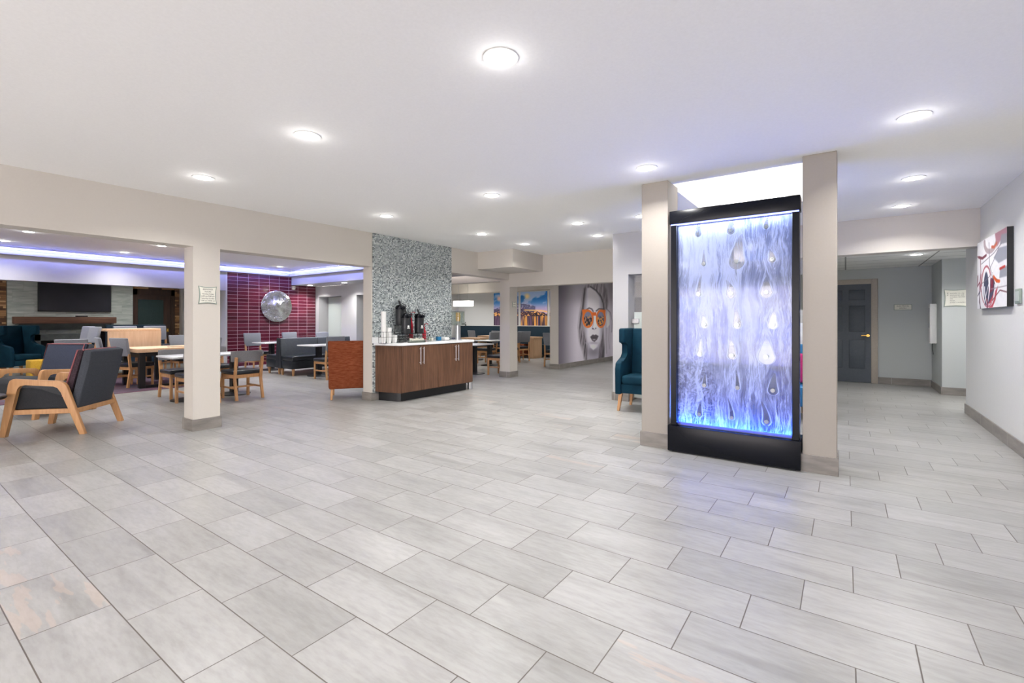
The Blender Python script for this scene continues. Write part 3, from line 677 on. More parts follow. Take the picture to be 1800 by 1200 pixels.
MB().box((-.10, -.10, 0), (0, .10, .76), .01, 2).build('housing', M['white_plastic'], ph); MB().box((-.102, -.06, .3), (-.099, .06, .68), .003, 1).build('door', M['wall_grey'], ph); MB().tube([(-.05, .02, 0), (-.05, .025, -.09), (-.035, .03, -.22)], .006, 6).build('cord', M['black'], ph)
gd = thing('glass_door', 'frosted glass door in the white block behind the teal chair', 'door', (-2.27, 7.62, 0))
MB().box((-.62, -.006, 0.02), (.6, .006, 2.08)).build('pane', M['clear_glass'], gd); MB().box((-.62, -.0075, 0.05), (.6, -.0062, 1.48)).build('frosted_film', M['frosted'], gd); MB().box((-.66, -.03, 1.29), (-.53, .03, 1.37), .006, 1).build('hinge', M['steel'], gd)

# ------------------------------------------------------------------ water wall
ww = thing('water_wall', 'tall black framed water wall glowing blue between two columns', 'water feature', (0, 0, 0))
MB().box((-1.487, 4.845, 0.012), (-0.322, 5.16, .27), .006, 2).build('basin', M['black_gloss'], ww)
MB().box((-1.45, 4.87, 0), (-.36, 5.1, .02)).build('plinth', M['black'], ww)
MB().box((-1.472, 4.86, 2.318), (-0.326, 5.02, 2.452), .005, 2).build('header', M['black_gloss'], ww)
for x0, x1 in ((-1.462, -1.402), (-0.392, -0.334)): MB().box((x0, 4.875, .27), (x1, 4.985, 2.318), .004, 1).build('post', M['black_gloss'], ww)
MB().box((-1.46, 4.87, 2.306), (-.336, 4.90, 2.317)).build('light_strip', M['led'], ww)
MB().box((-1.395, 5.0, .272), (-.40, 5.015, .282)).build('light_strip', M['led_blue'], ww)
PEGS = [(-1.205, 2.207), (-.903, 2.207), (-.601, 2.207), (-1.152, 1.902), (-.852, 1.902), (-.552, 1.902), (-1.201, 1.60), (-.901, 1.60), (-.601, 1.60), (-1.149, 1.297), (-.848, 1.297), (-.548, 1.297),
        (-1.19, 1.0), (-.895, 1.0), (-.601, 1.0), (-1.146, .693), (-.844, .693), (-.546, .693), (-1.194, .40), (-.895, .40), (-.598, .40)]
PR = random.Random(5); PW = [(PR.uniform(.024, .042), PR.uniform(.10, .20), PR.uniform(-.03, .03)) for _ in PEGS]
PW[3] = (.026, .14, 0); PW[4] = (.075, .26, .03); PW[14] = (.075, .17, .0); PW[17] = (.045, .16, .01); PW[7] = (.05, .13, -.03); PW[8] = (.055, .14, 0)
def water_fn(s, t):
    x = -1.402 + s * 1.01; z = .27 + t * 2.036
    dx = np.zeros_like(x); clear = np.zeros_like(x); rim = np.zeros_like(x)
    for (px, pz), (w, L, lean) in zip(PEGS, PW):
        h = np.clip((z - pz) / L, -1, 1.0); r = w * np.where(h > 0, np.sqrt(np.clip(1 - h, 0, 1)) * (1 - .25 * np.clip(h, 0, 1)), np.sqrt(np.clip(1 - ((z - pz) / w) ** 2, 0, 1)))
        d = np.abs(x - px - lean * np.clip(h, 0, 1) ** 2 * 1.5)
        wob = .006 * (fbm(x * 30, z * 24) - .5)
        ins = sm(.004, -.004, d - r + wob) * (r > .001) * (z > pz - w)
        clear = np.maximum(clear, ins * (1 - .5 * sm(.5, 1.0, h)))
        rim = np.maximum(rim, np.exp(-((d - r) / .005) ** 2) * (r > .001) * sm(1.0, .35, h))
        dx += np.sign(x - px) * w * 1.2 * np.exp(-((z - pz - L * .3) / (L * .8)) ** 2) * np.exp(-np.abs(x - px) / .11)
    wx = x - dx + .030 * (fbm(x * 2.2 + 5, z * 2.1) - .5) * 2 + .010 * (fbm(x * 6 + 9, z * 7) - .5) * 2 + .005 * (fbm(x * 16, z * 30) - .5) * 2
    rid = lambda fx, fz, o, p: (1 - np.abs(2 * fbm(wx * fx + o, z * fz + .6 * fbm(x * 8, z * 6 + o), 3) - 1)) ** p
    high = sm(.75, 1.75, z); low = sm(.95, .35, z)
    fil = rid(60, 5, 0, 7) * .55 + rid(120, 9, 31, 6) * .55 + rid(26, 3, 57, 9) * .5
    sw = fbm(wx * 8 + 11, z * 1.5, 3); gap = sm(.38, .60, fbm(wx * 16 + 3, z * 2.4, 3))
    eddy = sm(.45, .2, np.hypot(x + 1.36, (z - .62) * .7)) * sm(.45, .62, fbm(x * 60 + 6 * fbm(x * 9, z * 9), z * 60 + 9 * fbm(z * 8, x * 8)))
    white = fil * (.35 + .65 * gap) * (.85 + .25 * low) + sm(.35, .7, sw) * (.16 + .30 * high) + .10 + .14 * high - .14 * low  # haze by height puts the bright upper and blue lower light into the film
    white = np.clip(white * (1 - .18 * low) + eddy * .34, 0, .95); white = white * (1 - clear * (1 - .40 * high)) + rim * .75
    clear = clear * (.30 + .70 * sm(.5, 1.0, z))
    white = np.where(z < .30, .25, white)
    return np.stack([np.clip(white, 0, 1), clear, rim], -1)
def water_material():
    t = NT('falling_water_film'); a = t.node('Attribute'); a.attribute_name = 'Col'
    se = t.node('SeparateColor'); t.link(a.outputs['Color'], se.inputs[0])
    tr = t.node('BsdfTransparent'); t.link(t.mix(se.outputs[1], (52, 104, 216), (222, 224, 234)), tr.inputs[0])  # blue of the LED light is put into the film's tint
    df = t.node('BsdfDiffuse'); df.inputs[0].default_value = lin((214, 224, 255)); tl = t.node('BsdfTranslucent'); tl.inputs[0].default_value = lin((170, 194, 255))  # bluish scatter colours carry the LED light as well
    m1 = t.node('MixShader'); m1.inputs[0].default_value = .5; t.link(df.outputs[0], m1.inputs[1]); t.link(tl.outputs[0], m1.inputs[2])
    gl = t.node('BsdfGlossy'); gl.inputs['Roughness'].default_value = .08; m3 = t.node('MixShader'); m3.inputs[0].default_value = .06
    m2 = t.node('MixShader'); f = t.math('MULTIPLY_ADD', se.outputs[0], .80, t.math('MULTIPLY', t.math('SUBTRACT', 1.0, se.outputs[1]), .05))
    t.link(f, m2.inputs[0]); t.link(tr.outputs[0], m2.inputs[1]); t.link(m1.outputs[0], m2.inputs[2])
    t.link(m2.outputs[0], m3.inputs[1]); t.link(gl.outputs[0], m3.inputs[2]); t.link(m3.outputs[0], t.out.inputs[0])
    return t.m
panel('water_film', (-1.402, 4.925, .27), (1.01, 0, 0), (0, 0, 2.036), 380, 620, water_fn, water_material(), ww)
MB().box((-1.40, 4.936, .27), (-.394, 4.948, 2.31)).build('glass_sheet', M['clear_glass'], ww)
pg = MB()
for px, pz in PEGS: pg.lathe([(.019, -.030), (.021, -.026), (.021, .0)], (px, 4.937, pz), 16, 'y')
pg.build('pegs', M['clear'], ww)
def area(name, loc, rot, sx, sy, w, col, parent):
    ld = bpy.data.lights.new(name, 'AREA'); ld.shape = 'RECTANGLE'; ld.size = sx; ld.size_y = sy; ld.energy = w; ld.color = col
    o = bpy.data.objects.new(name, ld); C.objects.link(o); o.location = loc; o.rotation_euler = rot; o.parent = parent; return o
area('header_light', (-.897, 4.89, 2.30), (math.radians(-4), 0, 0), 1.0, .02, 4, (.55, .66, 1.0), ww)
area('basin_light', (-.897, 4.905, .30), (math.radians(184), 0, 0), 1.0, .02, 8, (.04, .20, 1.0), ww)
area('basin_light', (-.897, 4.99, .30), (math.radians(174), 0, 0), 1.0, .02, 14, (.04, .20, 1.0), ww)

# square lamp in the recess above
pl = thing('drum_pendant', 'square white drum lamp glowing in the ceiling recess above water wall', 'pendant lamp', (-.85, 6.0, 2.62))
MB().box((-.30, -.30, 0), (.30, .30, .31), .012, 2).build('shade', M['shade'], pl); MB().cyl((0, 0, .31), .012, .37).build('stem', M['steel'], pl); MB().cyl((0, 0, .665), .06, .015).build('ceiling_plate', M['steel'], pl)

# ------------------------------------------------------------------ furniture builders
def legs4(t, pts, mat, w=.036):
    for p, q in pts: MB().bar(p, q, w, w, bev=.004).build('leg', M[mat], t)
def low_chair(label):
    t = thing('dining_chair', label, 'chair', group='low backed oak dining chairs')
    MB().box((-.235, -.25, .425), (.235, .235, .495), .028, 3).build('seat', M['vinyl'], t)
    f = MB(); f.box((-.215, -.225, .365), (.215, -.195, .424), .003, 1).box((-.215, -.195, .365), (-.185, .19, .424)).box((.185, -.195, .365), (.215, .19, .424)).box((-.215, .19, .365), (.215, .22, .424), .003, 1); f.build('seat_frame', M['oak'], t)
    for s in (-1, 1):
        MB().bar((s * .21, -.215, 0), (s * .21, -.215, .424), .04, .04, bev=.004).build('leg', M['oak'], t)
        l = MB(); l.bar((s * .213, .30, 0), (s * .213, .225, .36), .04, .042, bev=.004).bar((s * .213, .226, .355), (s * .213, .285, .72), .04, .044, bev=.004); l.build('leg', M['oak'], t)
    st = MB(); st.bar((-.21, -.20, .20), (-.21, .255, .20), .02, .03).bar((.21, -.20, .20), (.21, .255, .20), .02, .03).bar((-.2, .03, .20), (.2, .03, .20), .02, .03, side=(0, 1, 0)); st.build('stretcher', M['oak'], t)
    k = 10; a = []; b = []
    for i in range(k + 1):
        x = -.26 + .52 * i / k; y = .245 - .05 * (x / .26) ** 2 * 1.0; a.append((x, y - .02)); b.append((x, y + .028))
    MB().prism([(x, y) for x, y in a] + [(x, y) for x, y in reversed(b)], 'z', .645, .825, .014, 3).build('backrest', M['mid_fabric'], t)
    return t
def high_chair(seat, top, low, name, label, group, cat='chair'):
    t = thing(name, label, cat, group=group)
    MB().box((-.225, -.25, seat - .07), (.225, .21, seat + .01), .028, 3).build('seat', M['vinyl'], t)
    f = MB(); f.box((-.21, -.225, seat - .12), (.21, -.195, seat - .07)).box((-.21, -.195, seat - .12), (-.18, .2, seat - .07)).box((.18, -.195, seat - .12), (.21, .2, seat - .07)).box((-.21, .2, seat - .12), (.21, .225, seat - .07)); f.build('seat_frame', M['oak'], t)
    for s in (-1, 1):
        MB().bar((s * .2, -.21, 0), (s * .2, -.21, seat - .07), .036, .036, bev=.004).build('leg', M['oak'], t)
        l = MB(); l.bar((s * .2, .27, 0), (s * .2, .215, seat - .1), .036, .045, bev=.004).bar((s * .2, .217, seat - .11), (s * .2, .25, low + .05), .036, .045, bev=.004); l.build('leg', M['oak'], t)
    z = seat * .42; st = MB(); st.bar((-.2, -.2, z), (-.2, .24, z), .02, .032).bar((.2, -.2, z), (.2, .24, z), .02, .032).bar((-.19, .02, z), (.19, .02, z), .02, .032, side=(0, 1, 0)); st.build('stretcher', M['oak'], t)
    b = MB(); y0, y1 = .21, .28; b.hexa([(-.215, y0, low), (.215, y0, low), (.215, y0 + .06, low), (-.215, y0 + .06, low), (-.235, y1, top), (.235, y1, top), (.235, y1 + .055, top), (-.235, y1 + .055, top)], .02, 3); b.build('backrest', M['grey_fabric'], t)
    return t
LOW = Stock(low_chair)
HIGH = Stock(lambda l: high_chair(.47, .985, .62, 'dining_chair', l, 'high backed grey chairs'))
STOOL = Stock(lambda l: high_chair(.76, 1.20, .86, 'bar_stool', l, 'grey backed bar stools', 'bar stool'))

def ped_table(name, label, w, d, h=.755, ring=True):
    t = thing(name, label, 'table')
    MB().box((-w / 2, -d / 2, h - .03), (w / 2, d / 2, h), .006, 2).build('tabletop', M['quartz'], t)
    MB().box((-.055, -.055, .04), (.055, .055, h - .045), .004, 1).box((-.2, -.2, h - .045), (.2, .2, h - .031)).build('pedestal', M['black'], t)
    b = MB(); b.lathe([(.27, 0), (.27, .012), (.2, .022), (.08, .045)], seg=28)
    if not ring: b = MB(); b.bar((-.28, 0, .018), (.28, 0, .018), .07, .03, side=(0, 1, 0)).bar((0, -.28, .018), (0, .28, .018), .07, .03)
    b.build('base', M['black'], t); return t

# dining tables beside the white column
t1 = ped_table('cafe_table', 'white cafe table just right of the white column', .70, .72); t1.location = (-9.12, 4.07, 0); t1['group'] = 'white cafe tables'
t2 = dup(t1, (-9.06, 3.33, 0), 0, 'white cafe table just left of the white column', 'white cafe tables')
LOW.put(-8.55, 3.94, (-1, 0), 'oak chair with grey curved back seen from behind, right of the white column', 'low backed oak dining chairs')
LOW.put(-8.60, 3.27, (-1, 0), 'oak chair mostly hidden behind the white column, black seat showing left of it', 'low backed oak dining chairs')
LOW.put(-9.52, 3.36, (1, 0), 'oak chair facing the room across the white table left of the column', 'low backed oak dining chairs')
LOW.put(-9.95, 4.12, (1, 0), 'oak chair on the far side of the table right of the column', 'low backed oak dining chairs')

# booth benches in front of the plum wall
def bench(L, label, loc, rz, ends=(True, True)):
    """runs along local x from 0 to L, faces local -y"""
    t = thing('booth_bench', label, 'bench', loc, rz, 'black and grey booth benches')
    n = max(1, round(L / .9)); s = MB()
    for i in range(n): s.box((L * i / n + .004, -.62, .36), (L * (i + 1) / n - .004, -.09, .475), .022, 3)
    s.build('seat_cushion', M['vinyl'], t)
    MB().box((0, -.60, .165), (L, -.05, .36), .006, 2).build('seat_base', M['vinyl'], t)
    b = MB()
    for i in range(n):
        x0, x1 = L * i / n + .004, L * (i + 1) / n - .004
        b.hexa([(x0, -.13, .40), (x1, -.13, .40), (x1, -.03, .40), (x0, -.03, .40), (x0, -.07, .90), (x1, -.07, .90), (x1, -.001, .90), (x0, -.001, .90)], .018, 3)
    b.build('backrest', M['vinyl_grey'], t)
    for k, x in enumerate((-.012, L - .008)):
        if ends[k]: MB().prism([(-.14, .165), (0, .165), (0, .905), (-.07, .905)], 'x', x, x + .02, .004, 1).build('end_panel', M['vinyl'], t)
    for x in (.06, L - .06):
        for y in (-.55, -.07): MB().lathe([(.024, 0), (.036, .165)], (x, y, 0), 12).build('leg', M['oak'], t)
    return t
B1 = bench(2.0, 'booth bench facing the room, long grey back and black seat in front of plum wall', (-11.42, 6.14, 0), PI / 2, (True, False))
bench(1.7, 'booth bench turned towards plum wall, only its black end showing', (-11.46, 7.86, 0), -PI / 2)
bench(3.3, 'grey backed wall bench running behind the booths towards the mosaic wall', (-11.3, 9.02, 0), 0)
t3 = dup(t1, (-10.47, 6.62, 0), 0, 'white cafe table in front of the booth bench facing the room', 'white cafe tables')
t4 = dup(t1, (-12.75, 6.66, 0), 0, 'white cafe table beside the plum tile wall', 'white cafe tables')
t6 = dup(t1, (-12.85, 7.9, 0), 0, 'white cafe table hidden behind the booth backs', 'white cafe tables')
HIGH.put(-9.75, 6.40, (-1, 0), 'grey chair beside the orange armchair, seen from behind', 'high backed grey chairs')
HIGH.put(-13.45, 6.62, (1, 0), 'grey chair in front of the plum wall, left of the round mirror', 'high backed grey chairs')
HIGH.put(-13.6, 7.8, (1, 0), 'grey chair back showing over the booth right below the round mirror', 'high backed grey chairs')
HIGH.put(-13.0, 8.55, (1, .1), 'grey chair back showing over the booth at the right end of plum wall', 'high backed grey chairs')

# round hammered mirror
mr = thing('round_mirror', 'round hammered silver disc hanging on plum tile wall', 'wall disc', (-14.485, 7.70, 1.785))
MB().lathe([(.40, 0), (.44, .01), (.485, .05), (.475, .055), (.35, .03), (.16, .035), (.13, .06), (.001, .065)], (0, 0, 0), 64, 'x').build('disc', M['hammered'], mr, smooth=60)

# orange armchair behind the mosaic pillar
def club_chair(label, mat, name='armchair'):
    t = thing(name, label, 'armchair')
    MB().hexa([(-.33, .20, .185), (.33, .20, .185), (.33, .31, .185), (-.33, .31, .185), (-.345, .26, .995), (.345, .26, .995), (.345, .36, .995), (-.345, .36, .995)], .022, 3).build('backrest', M[mat], t)
    MB().box((-.25, -.33, .19), (.25, .21, .46), .03, 3).build('seat', M[mat], t)
    for s in (-1, 1): MB().prism([(-.33, .19), (.23, .19), (.26, .66), (-.33, .64)], 'x', min(s * .25, s * .34), max(s * .25, s * .34), .02, 3).build('armrest', M[mat], t)
    legs4(t, [((sx * .29, sy, 0), (sx * .28, sy * .95, .19)) for sx in (-1, 1) for sy in (-.28, .28)], 'oak', .036); return t
oc = club_chair('rust orange high backed armchair seen from behind, left of the pillar', 'orange'); oc.location = (-7.10, 5.09, 0); oc.rotation_euler = (0, 0, math.atan2(-.80, -.60) + .0)

# ------------------------------------------------------------------ coffee cabinet and things on it
cab = thing('coffee_cabinet', 'walnut serving cabinet with white counter against the mosaic wall', 'cabinet', (0, 0, 0))
XW = X0 + .008
foot = [(XW, 5.09), (-5.90, 5.20), (-5.90, 6.98), (-6.02, 7.12), (XW + .02, 7.16)]
MB().prism([(XW, 5.16), (-6.06, 5.24), (-6.0, 5.28), (-6.0, 6.92), (-6.1, 7.02), (XW, 7.05)], 'z', 0, .15).build('toe_kick', M['black'], cab)
MB().prism(foot, 'z', .15, .925).build('body', M['walnut'], cab)
top = [(XW, 5.05), (-5.93, 5.15), (-5.87, 5.19), (-5.865, 7.0), (-6.0, 7.16), (XW, 7.2)]
MB().prism(top, 'z', .925, .962, .006, 2).build('countertop', M['quartz'], cab)
MB().box((XW, 5.02, .9625), (XW + .02, 5.20, 1.06)).build('backsplash', M['quartz'], cab)
for k, (a, b) in enumerate(((5.205, 5.62), (5.624, 6.04), (6.044, 6.50), (6.504, 6.975))):
    d = MB().box((-5.90, a, .16), (-5.880, b, .918), .002, 1).build('door', M['walnut'], cab)
    y = b - .035 if k % 2 == 0 else a + .035
    MB().cyl((-5.848, y, .60), .008, .29, seg=10).tube([(-5.88, y, .63), (-5.848, y, .63)], .006, 6).tube([(-5.88, y, .86), (-5.848, y, .86)], .006, 6).build('handle', M['steel'], d)
CT = .9625
def cups(label, x, y, n, r=.042, z=CT, pitch=.014):
    prof = [(r * .72, 0), (r, .09)]
    for i in range(1, n): h = .09 + (i - 1) * pitch; prof += [(r * .93, h + .001), (r * .95, h + pitch - .003), (r, h + pitch)]
    prof = [(a, b) for a, b in prof]; prof[-1] = (r * .98, prof[-1][1])
    return tag(MB().lathe(prof, (x, y, z), 20).build('cup_stack', M['white_plastic']), label, 'cup stack', 'paper cup stacks on the counter')
rk = thing('cup_rack', 'thin wire rack holding the paper cup stacks', 'rack', (-6.17, 5.11, CT), 0)
RB = MB()
for x, y in [(-.06, -.10), (.06, -.10), (-.06, .01), (.06, .01), (-.06, .12), (.06, .12), (-.06, .23), (.06, .23), (.06, .34), (-.06, .34)]: RB.tube([(x, y, 0), (x, y, .19)], .0028, 6)
for z in (.003, .10, .188):
    RB.tube([(-.06, -.10, z), (.06, -.10, z), (.06, .34, z), (-.06, .34, z)], .0028, 6, True)
RB.build('wire_frame', M['black'], rk)
cups('tallest white paper cup stack beside the pillar', -6.17, 5.065, 32); cups('middle white paper cup stack, half as tall', -6.17, 5.175, 13, .046); cups('shortest white cup stack in the wire rack', -6.17, 5.29, 4, .050)
# raised rack with thermal jugs
ar_ = thing('dispenser_rack', 'stepped black wire rack with drip tray under the black thermal jugs', 'rack', (-6.2, 5.74, CT))
RB = MB(); RB.box((-.17, -.27, .145), (.10, .27, .155)).box((-.19, -.27, .29), (-.10, .0, .30))
for x in (-.165, .095):
    for y in (-.26, 0, .26): RB.tube([(x, y, 0), (x, y, .15)], .004, 6)
for y in (-.26, -.01): RB.tube([(-.185, y, .15), (-.185, y, .295)], .004, 6)
for z in (.05, .1): RB.tube([(-.165, -.26, z), (.095, -.26, z), (.095, .26, z), (-.165, .26, z)], .003, 6, True)
RB.build('shelf', M['black'], ar_); MB().box((.10, -.24, .02), (.16, .24, .035), .004, 1).build('drip_tray', M['steel'], ar_)
def airpot(label):
    t = thing('thermal_jug', label, 'thermal jug', group='black thermal coffee jugs')
    MB().lathe([(.078, 0), (.082, .01), (.082, .25), (.076, .27)], seg=24).build('body', M['black_plastic'], t)
    MB().lathe([(.084, .27), (.086, .285), (.086, .305), (.07, .335), (.03, .345)], seg=24).box((-.03, -.13, .27), (.03, -.06, .31), .008, 2).build('lid', M['black_gloss'], t)
    MB().bar((0, -.01, .335), (0, .05, .42), .035, .014, bev=.005, seg=2).build('pump_lever', M['black_plastic'], t)
    MB().tube([(-.085, 0, .29), (-.09, -.05, .33), (0, -.075, .37), (.09, -.05, .33), (.085, 0, .29)], .006, 6).build('carry_handle', M['black'], t)
    MB().lathe([(.018, 0), (.018, .002)], (0, -.0835, .12), 12, 'y').box((-.026, -.0845, .085), (.026, -.082, .097)).build('emblem', M['white_plastic'], t)
    return t
AP = Stock(airpot)
AP.put(-6.15, 5.53, (1, -.25), 'black thermal jug in front, left of the pair', 'black thermal coffee jugs', CT + .156)
AP.put(-6.15, 5.83, (1, -.1), 'black thermal jug in front, right of the pair', 'black thermal coffee jugs', CT + .156)
AP.put(-6.33, 5.56, (1, -.2), 'tallest standing black thermal jug, raised behind the pair', 'black thermal coffee jugs', CT + .301)
def pump_bottle(label, x, y, h):
    t = thing('syrup_bottle', label, 'pump bottle', (x, y, CT), 0, 'red pump bottles behind the jugs')
    MB().lathe([(.032, 0), (.035, .01), (.035, h * .55), (.014, h * .7), (.014, h * .75)], seg=16).build('bottle', M['red'], t)
    MB().cyl((0, 0, h * .75), .018, .02).tube([(0, 0, h * .77), (0, 0, h - .01), (.05, .02, h), (.07, .03, h - .02)], .007, 6).build('pump_head', M['red'], t)
pump_bottle('red pump bottle standing tall between the black jugs', -6.385, 5.86, .53); pump_bottle('red pump bottle right of the black jugs', -6.28, 6.08, .32)
sb = thing('squeeze_bottle', 'small clear bottle with dark cap before the red pump', 'bottle', (-6.08, 6.02, CT))
MB().lathe([(.03, 0), (.034, .01), (.032, .07), (.014, .10)], seg=14).build('bottle', M['clear'], sb); MB().cyl((0, 0, .10), .013, .03).build('cap', M['black_plastic'], sb)
cd = thing('condiment_caddy', 'low caddy of sugar and creamer packets before the jugs', 'caddy', (-5.965, 5.60, CT))
MB().box((-.05, -.16, 0), (.05, .16, .012)).box((-.05, -.16, 0), (-.045, .16, .05)).box((.045, -.16, 0), (.05, .16, .04)).box((-.05, -.16, 0), (.05, -.155, .05)).box((-.05, .155, 0), (.05, .16, .05)).build('tray', M['clear'], cd)
pk = MB(); R2 = random.Random(2)
for i in range(14):
    y = -.14 + .02 * i; pk.box((-.035 + R2.uniform(0, .01), y, .013), (.035, y + .012, .05 + R2.uniform(0, .03)))
pk.build('packets', M['sign_face'], cd)['kind'] = 'stuff'
tag(MB().box((-6.25, 6.34, CT), (-6.17, 6.42, CT + .075), .012, 2).build('blue_canister', M['blue_plastic']), 'small blue canister on the counter', 'canister')
nb = thing('napkin_holder', 'white napkins lying in a holder beside blue canister', 'napkins', (-6.2, 6.53, CT))
MB().box((-.08, -.07, 0), (.08, .07, .012), .003, 1).build('tray', M['steel'], nb); MB().box((-.07, -.06, .0125), (.07, .06, .06), .006, 1).build('napkins', M['white_plastic'], nb)
tag(MB().box((-6.36, 6.2, CT), (-6.28, 6.32, CT + .05), .01, 2).build('sugar_box', M['sign_face']), 'small cream box of packets by the mosaic wall', 'box')
bd = thing('juice_dispenser', 'clear water dispenser with orange slices on steel stand', 'drink dispenser', (-6.12, 6.82, CT))
MB().cyl((0, 0, 0), .085, .012, seg=24).cyl((0, 0, .012), .05, .27, seg=24).build('stand', M['steel'], bd)
MB().box((-.095, -.095, .285), (.095, .095, .55), .02, 3).build('tank', M['clear'], bd); MB().box((-.105, -.105, .55), (.105, .105, .567), .006, 2).lathe([(.02, .567), (.03, .58), (.012, .59)], seg=12).build('lid', M['steel'], bd)
MB().lathe([(.03, .36), (.042, .38), (.045, .45), (.042, .53)], seg=16).build('fruit_infuser', M['fruit'], bd); MB().tube([(.09, .02, .31), (.145, .05, .31), (.145, .05, .345)], .012, 8).tube([(.145, .05, .31), (.15, .055, .275)], .014, 8).build('tap', M['black_plastic'], bd)
MB().cyl((-6.02, 7.06, 0), .05, .15, seg=16).build('steel_foot', M['steel'], cab)

# ------------------------------------------------------------------ lounge armchairs at the left
def lounge(label, mats):
    t = thing('lounge_armchair', label, 'armchair', group='oak framed lounge armchairs')
    out = [(-.42, 0), (-.335, .60), (-.32, .645), (-.29, .665), (.17, .63), (.21, .605), (.235, .57), (.42, 0), (.36, 0), (.185, .50), (.15, .555), (.11, .575), (-.18, .60), (-.225, .585), (-.25, .55), (-.355, 0)]
    for s in (-1, 1): MB().prism(out, 'x', s * .37 - .024, s * .37 + .024, .006, 2).build('arm_frame', M['oak'], t)
    r = MB()
    for s in (-1, 1): r.bar((s * .345, -.31, .275), (s * .345, .32, .275), .035, .055)
    r.bar((-.36, -.32, .275), (.36, -.32, .275), .035, .055, side=(0, 1, 0)).bar((-.36, .315, .275), (.36, .315, .275), .035, .055, side=(0, 1, 0)); r.build('seat_rail', M['oak'], t)
    MB().prism([(-.34, .30), (-.355, .47), (-.32, .53), (-.25, .56), (-.15, .558), (-.04, .525), (.08, .475), (.18, .445), (.26, .43), (.27, .30)], 'x', -.325, .325, .02, 3).build('seat', M[mats[0]], t)
    MB().prism([(.14, .42), (.30, .99), (.36, .99), (.21, .40)], 'x', -.315, .315, .018, 2).build('back_cushion', M[mats[2]], t)
    MB().prism([(.215, .29), (.365, .975), (.39, .99), (.45, .965), (.42, .80), (.31, .29)], 'x', -.325, .325, .016, 2).build('backrest', M[mats[1]], t)
    MB().tube([(-.318, .15, .44), (-.318, .30, .985), (.318, .30, .985), (.318, .15, .44)], .008, 8).tube([(-.318, .36, .985), (.318, .36, .985)], .008, 8).build('piping', M['piping'], t)
    return t
d1 = Vector((-.51, -.56)).normalized()
L1 = lounge('nearest oak armchair with charcoal back turned to the camera', ('seat_fabric', 'char_fabric', 'plaid_fabric')); L1.location = (-7.88, 1.56, 0); L1.rotation_euler = (0, 0, math.atan2(d1.x, -d1.y))
d2 = Vector((.45, -.85)).normalized()
L2 = lounge('oak armchair behind the nearest one, dark navy back facing the camera', ('seat_fabric', 'char_fabric', 'navy_fabric')); L2.location = (-9.42, 1.62, 0); L2.rotation_euler = (0, 0, math.atan2(d2.x, -d2.y))
st_ = thing('side_table', 'black round side table cut off at the left edge of the picture', 'table', (-7.72, .72, 0))
MB().lathe([(.30, .47), (.31, .48), (.31, .50), (.30, .51)], seg=32).build('tabletop', M['black'], st_); MB().lathe([(.10, .02), (.05, .10), (.035, .47)], seg=16).build('stem', M['black'], st_); MB().lathe([(.22, 0), (.22, .012), (.09, .03)], seg=32).build('base', M['black'], st_)

# ------------------------------------------------------------------ teal wing chairs
def wing(label, mat='teal', W=.39):
    t = thing('wing_chair', label, 'wing chair', group='teal velvet wing chairs')
    side = [(-.37, .25), (-.38, .62), (-.35, .71), (-.27, .745), (-.10, .765), (-.03, .83), (-.02, .97), (-.06, 1.0), (-.19, 1.0), (-.20, 1.02), (-.20, 1.20), (-.18, 1.22), (.33, 1.22), (.31, .25)]
    for s in (-1, 1): MB().prism(side, 'x', min(s * W, s * (W - .09)), max(s * W, s * (W - .09)), .02, 3).build('side_panel', M[mat], t)
    MB().hexa([(-W + .09, .12, .45), (W - .09, .12, .45), (W - .09, .30, .25), (-W + .09, .30, .25), (-W + .09, .19, 1.215), (W - .09, .19, 1.215), (W - .09, .33, 1.215), (-W + .09, .33, 1.215)], .02, 3).build('backrest', M[mat], t)
    MB().box((-W + .095, -.36, .27), (W - .095, .20, .40), .01, 2).build('seat_base', M[mat], t); MB().box((-W + .10, -.375, .40), (W - .10, .13, .53), .035, 3).build('seat_cushion', M[mat], t)
    for sx in (-1, 1):
        for sy in (-.30, .24): MB().bar((sx * (W - .04), sy * 1.07, 0), (sx * (W - .07), sy, .26), .035, .035, .055, .055).build('leg', M['oak'], t)
    return t
WG = Stock(wing)
WG.put(-2.42, 6.95, (.06, -1), 'teal velvet wing chair half hidden behind the left water wall column', 'teal velvet wing chairs')
WG.put(-16.25, 2.30, (.93, .55), 'dark teal wing chair at the far left beside the fireplace', 'teal velvet wing chairs')
ts = thing('teal_sofa', 'teal high backed sofa showing behind the wood panel by the far door', 'sofa', (-15.2, 4.30, 0), math.atan2(-1, 0))
MB().box((-.62, .18, .2), (.62, .32, 1.235), .02, 3).build('backrest', M['teal_dark'], ts); MB().box((-.52, -.35, .25), (.52, .175, .47), .03, 3).build('seat', M['teal_dark'], ts)
for s in (-1, 1): MB().box((min(s * .525, s * .62), -.35, .2), (max(s * .525, s * .62), .175, .70), .02, 3).build('armrest', M['teal'], ts)
legs4(ts, [((sx * .55, sy, 0), (sx * .55, sy, .2)) for sx in (-1, 1) for sy in (-.3, .26)], 'oak')
tb = thing('teal_bench', 'low teal bench seat in front of the fireplace', 'bench', (-16.2, 3.55, 0))
MB().box((-.28, -.45, .13), (.28, .45, .52), .03, 3).build('seat', M['teal'], tb); MB().box((.16, -.45, .53), (.28, .45, .86), .03, 3).build('backrest', M['teal_dark'], tb); legs4(tb, [((sx * .22, sy, 0), (sx * .22, sy, .13)) for sx in (-1, 1) for sy in (-.38, .38)], 'oak')
yo = thing('yellow_ottoman', 'mustard yellow cube ottoman behind the navy armchair', 'ottoman', (-14.9, 2.55, 0))
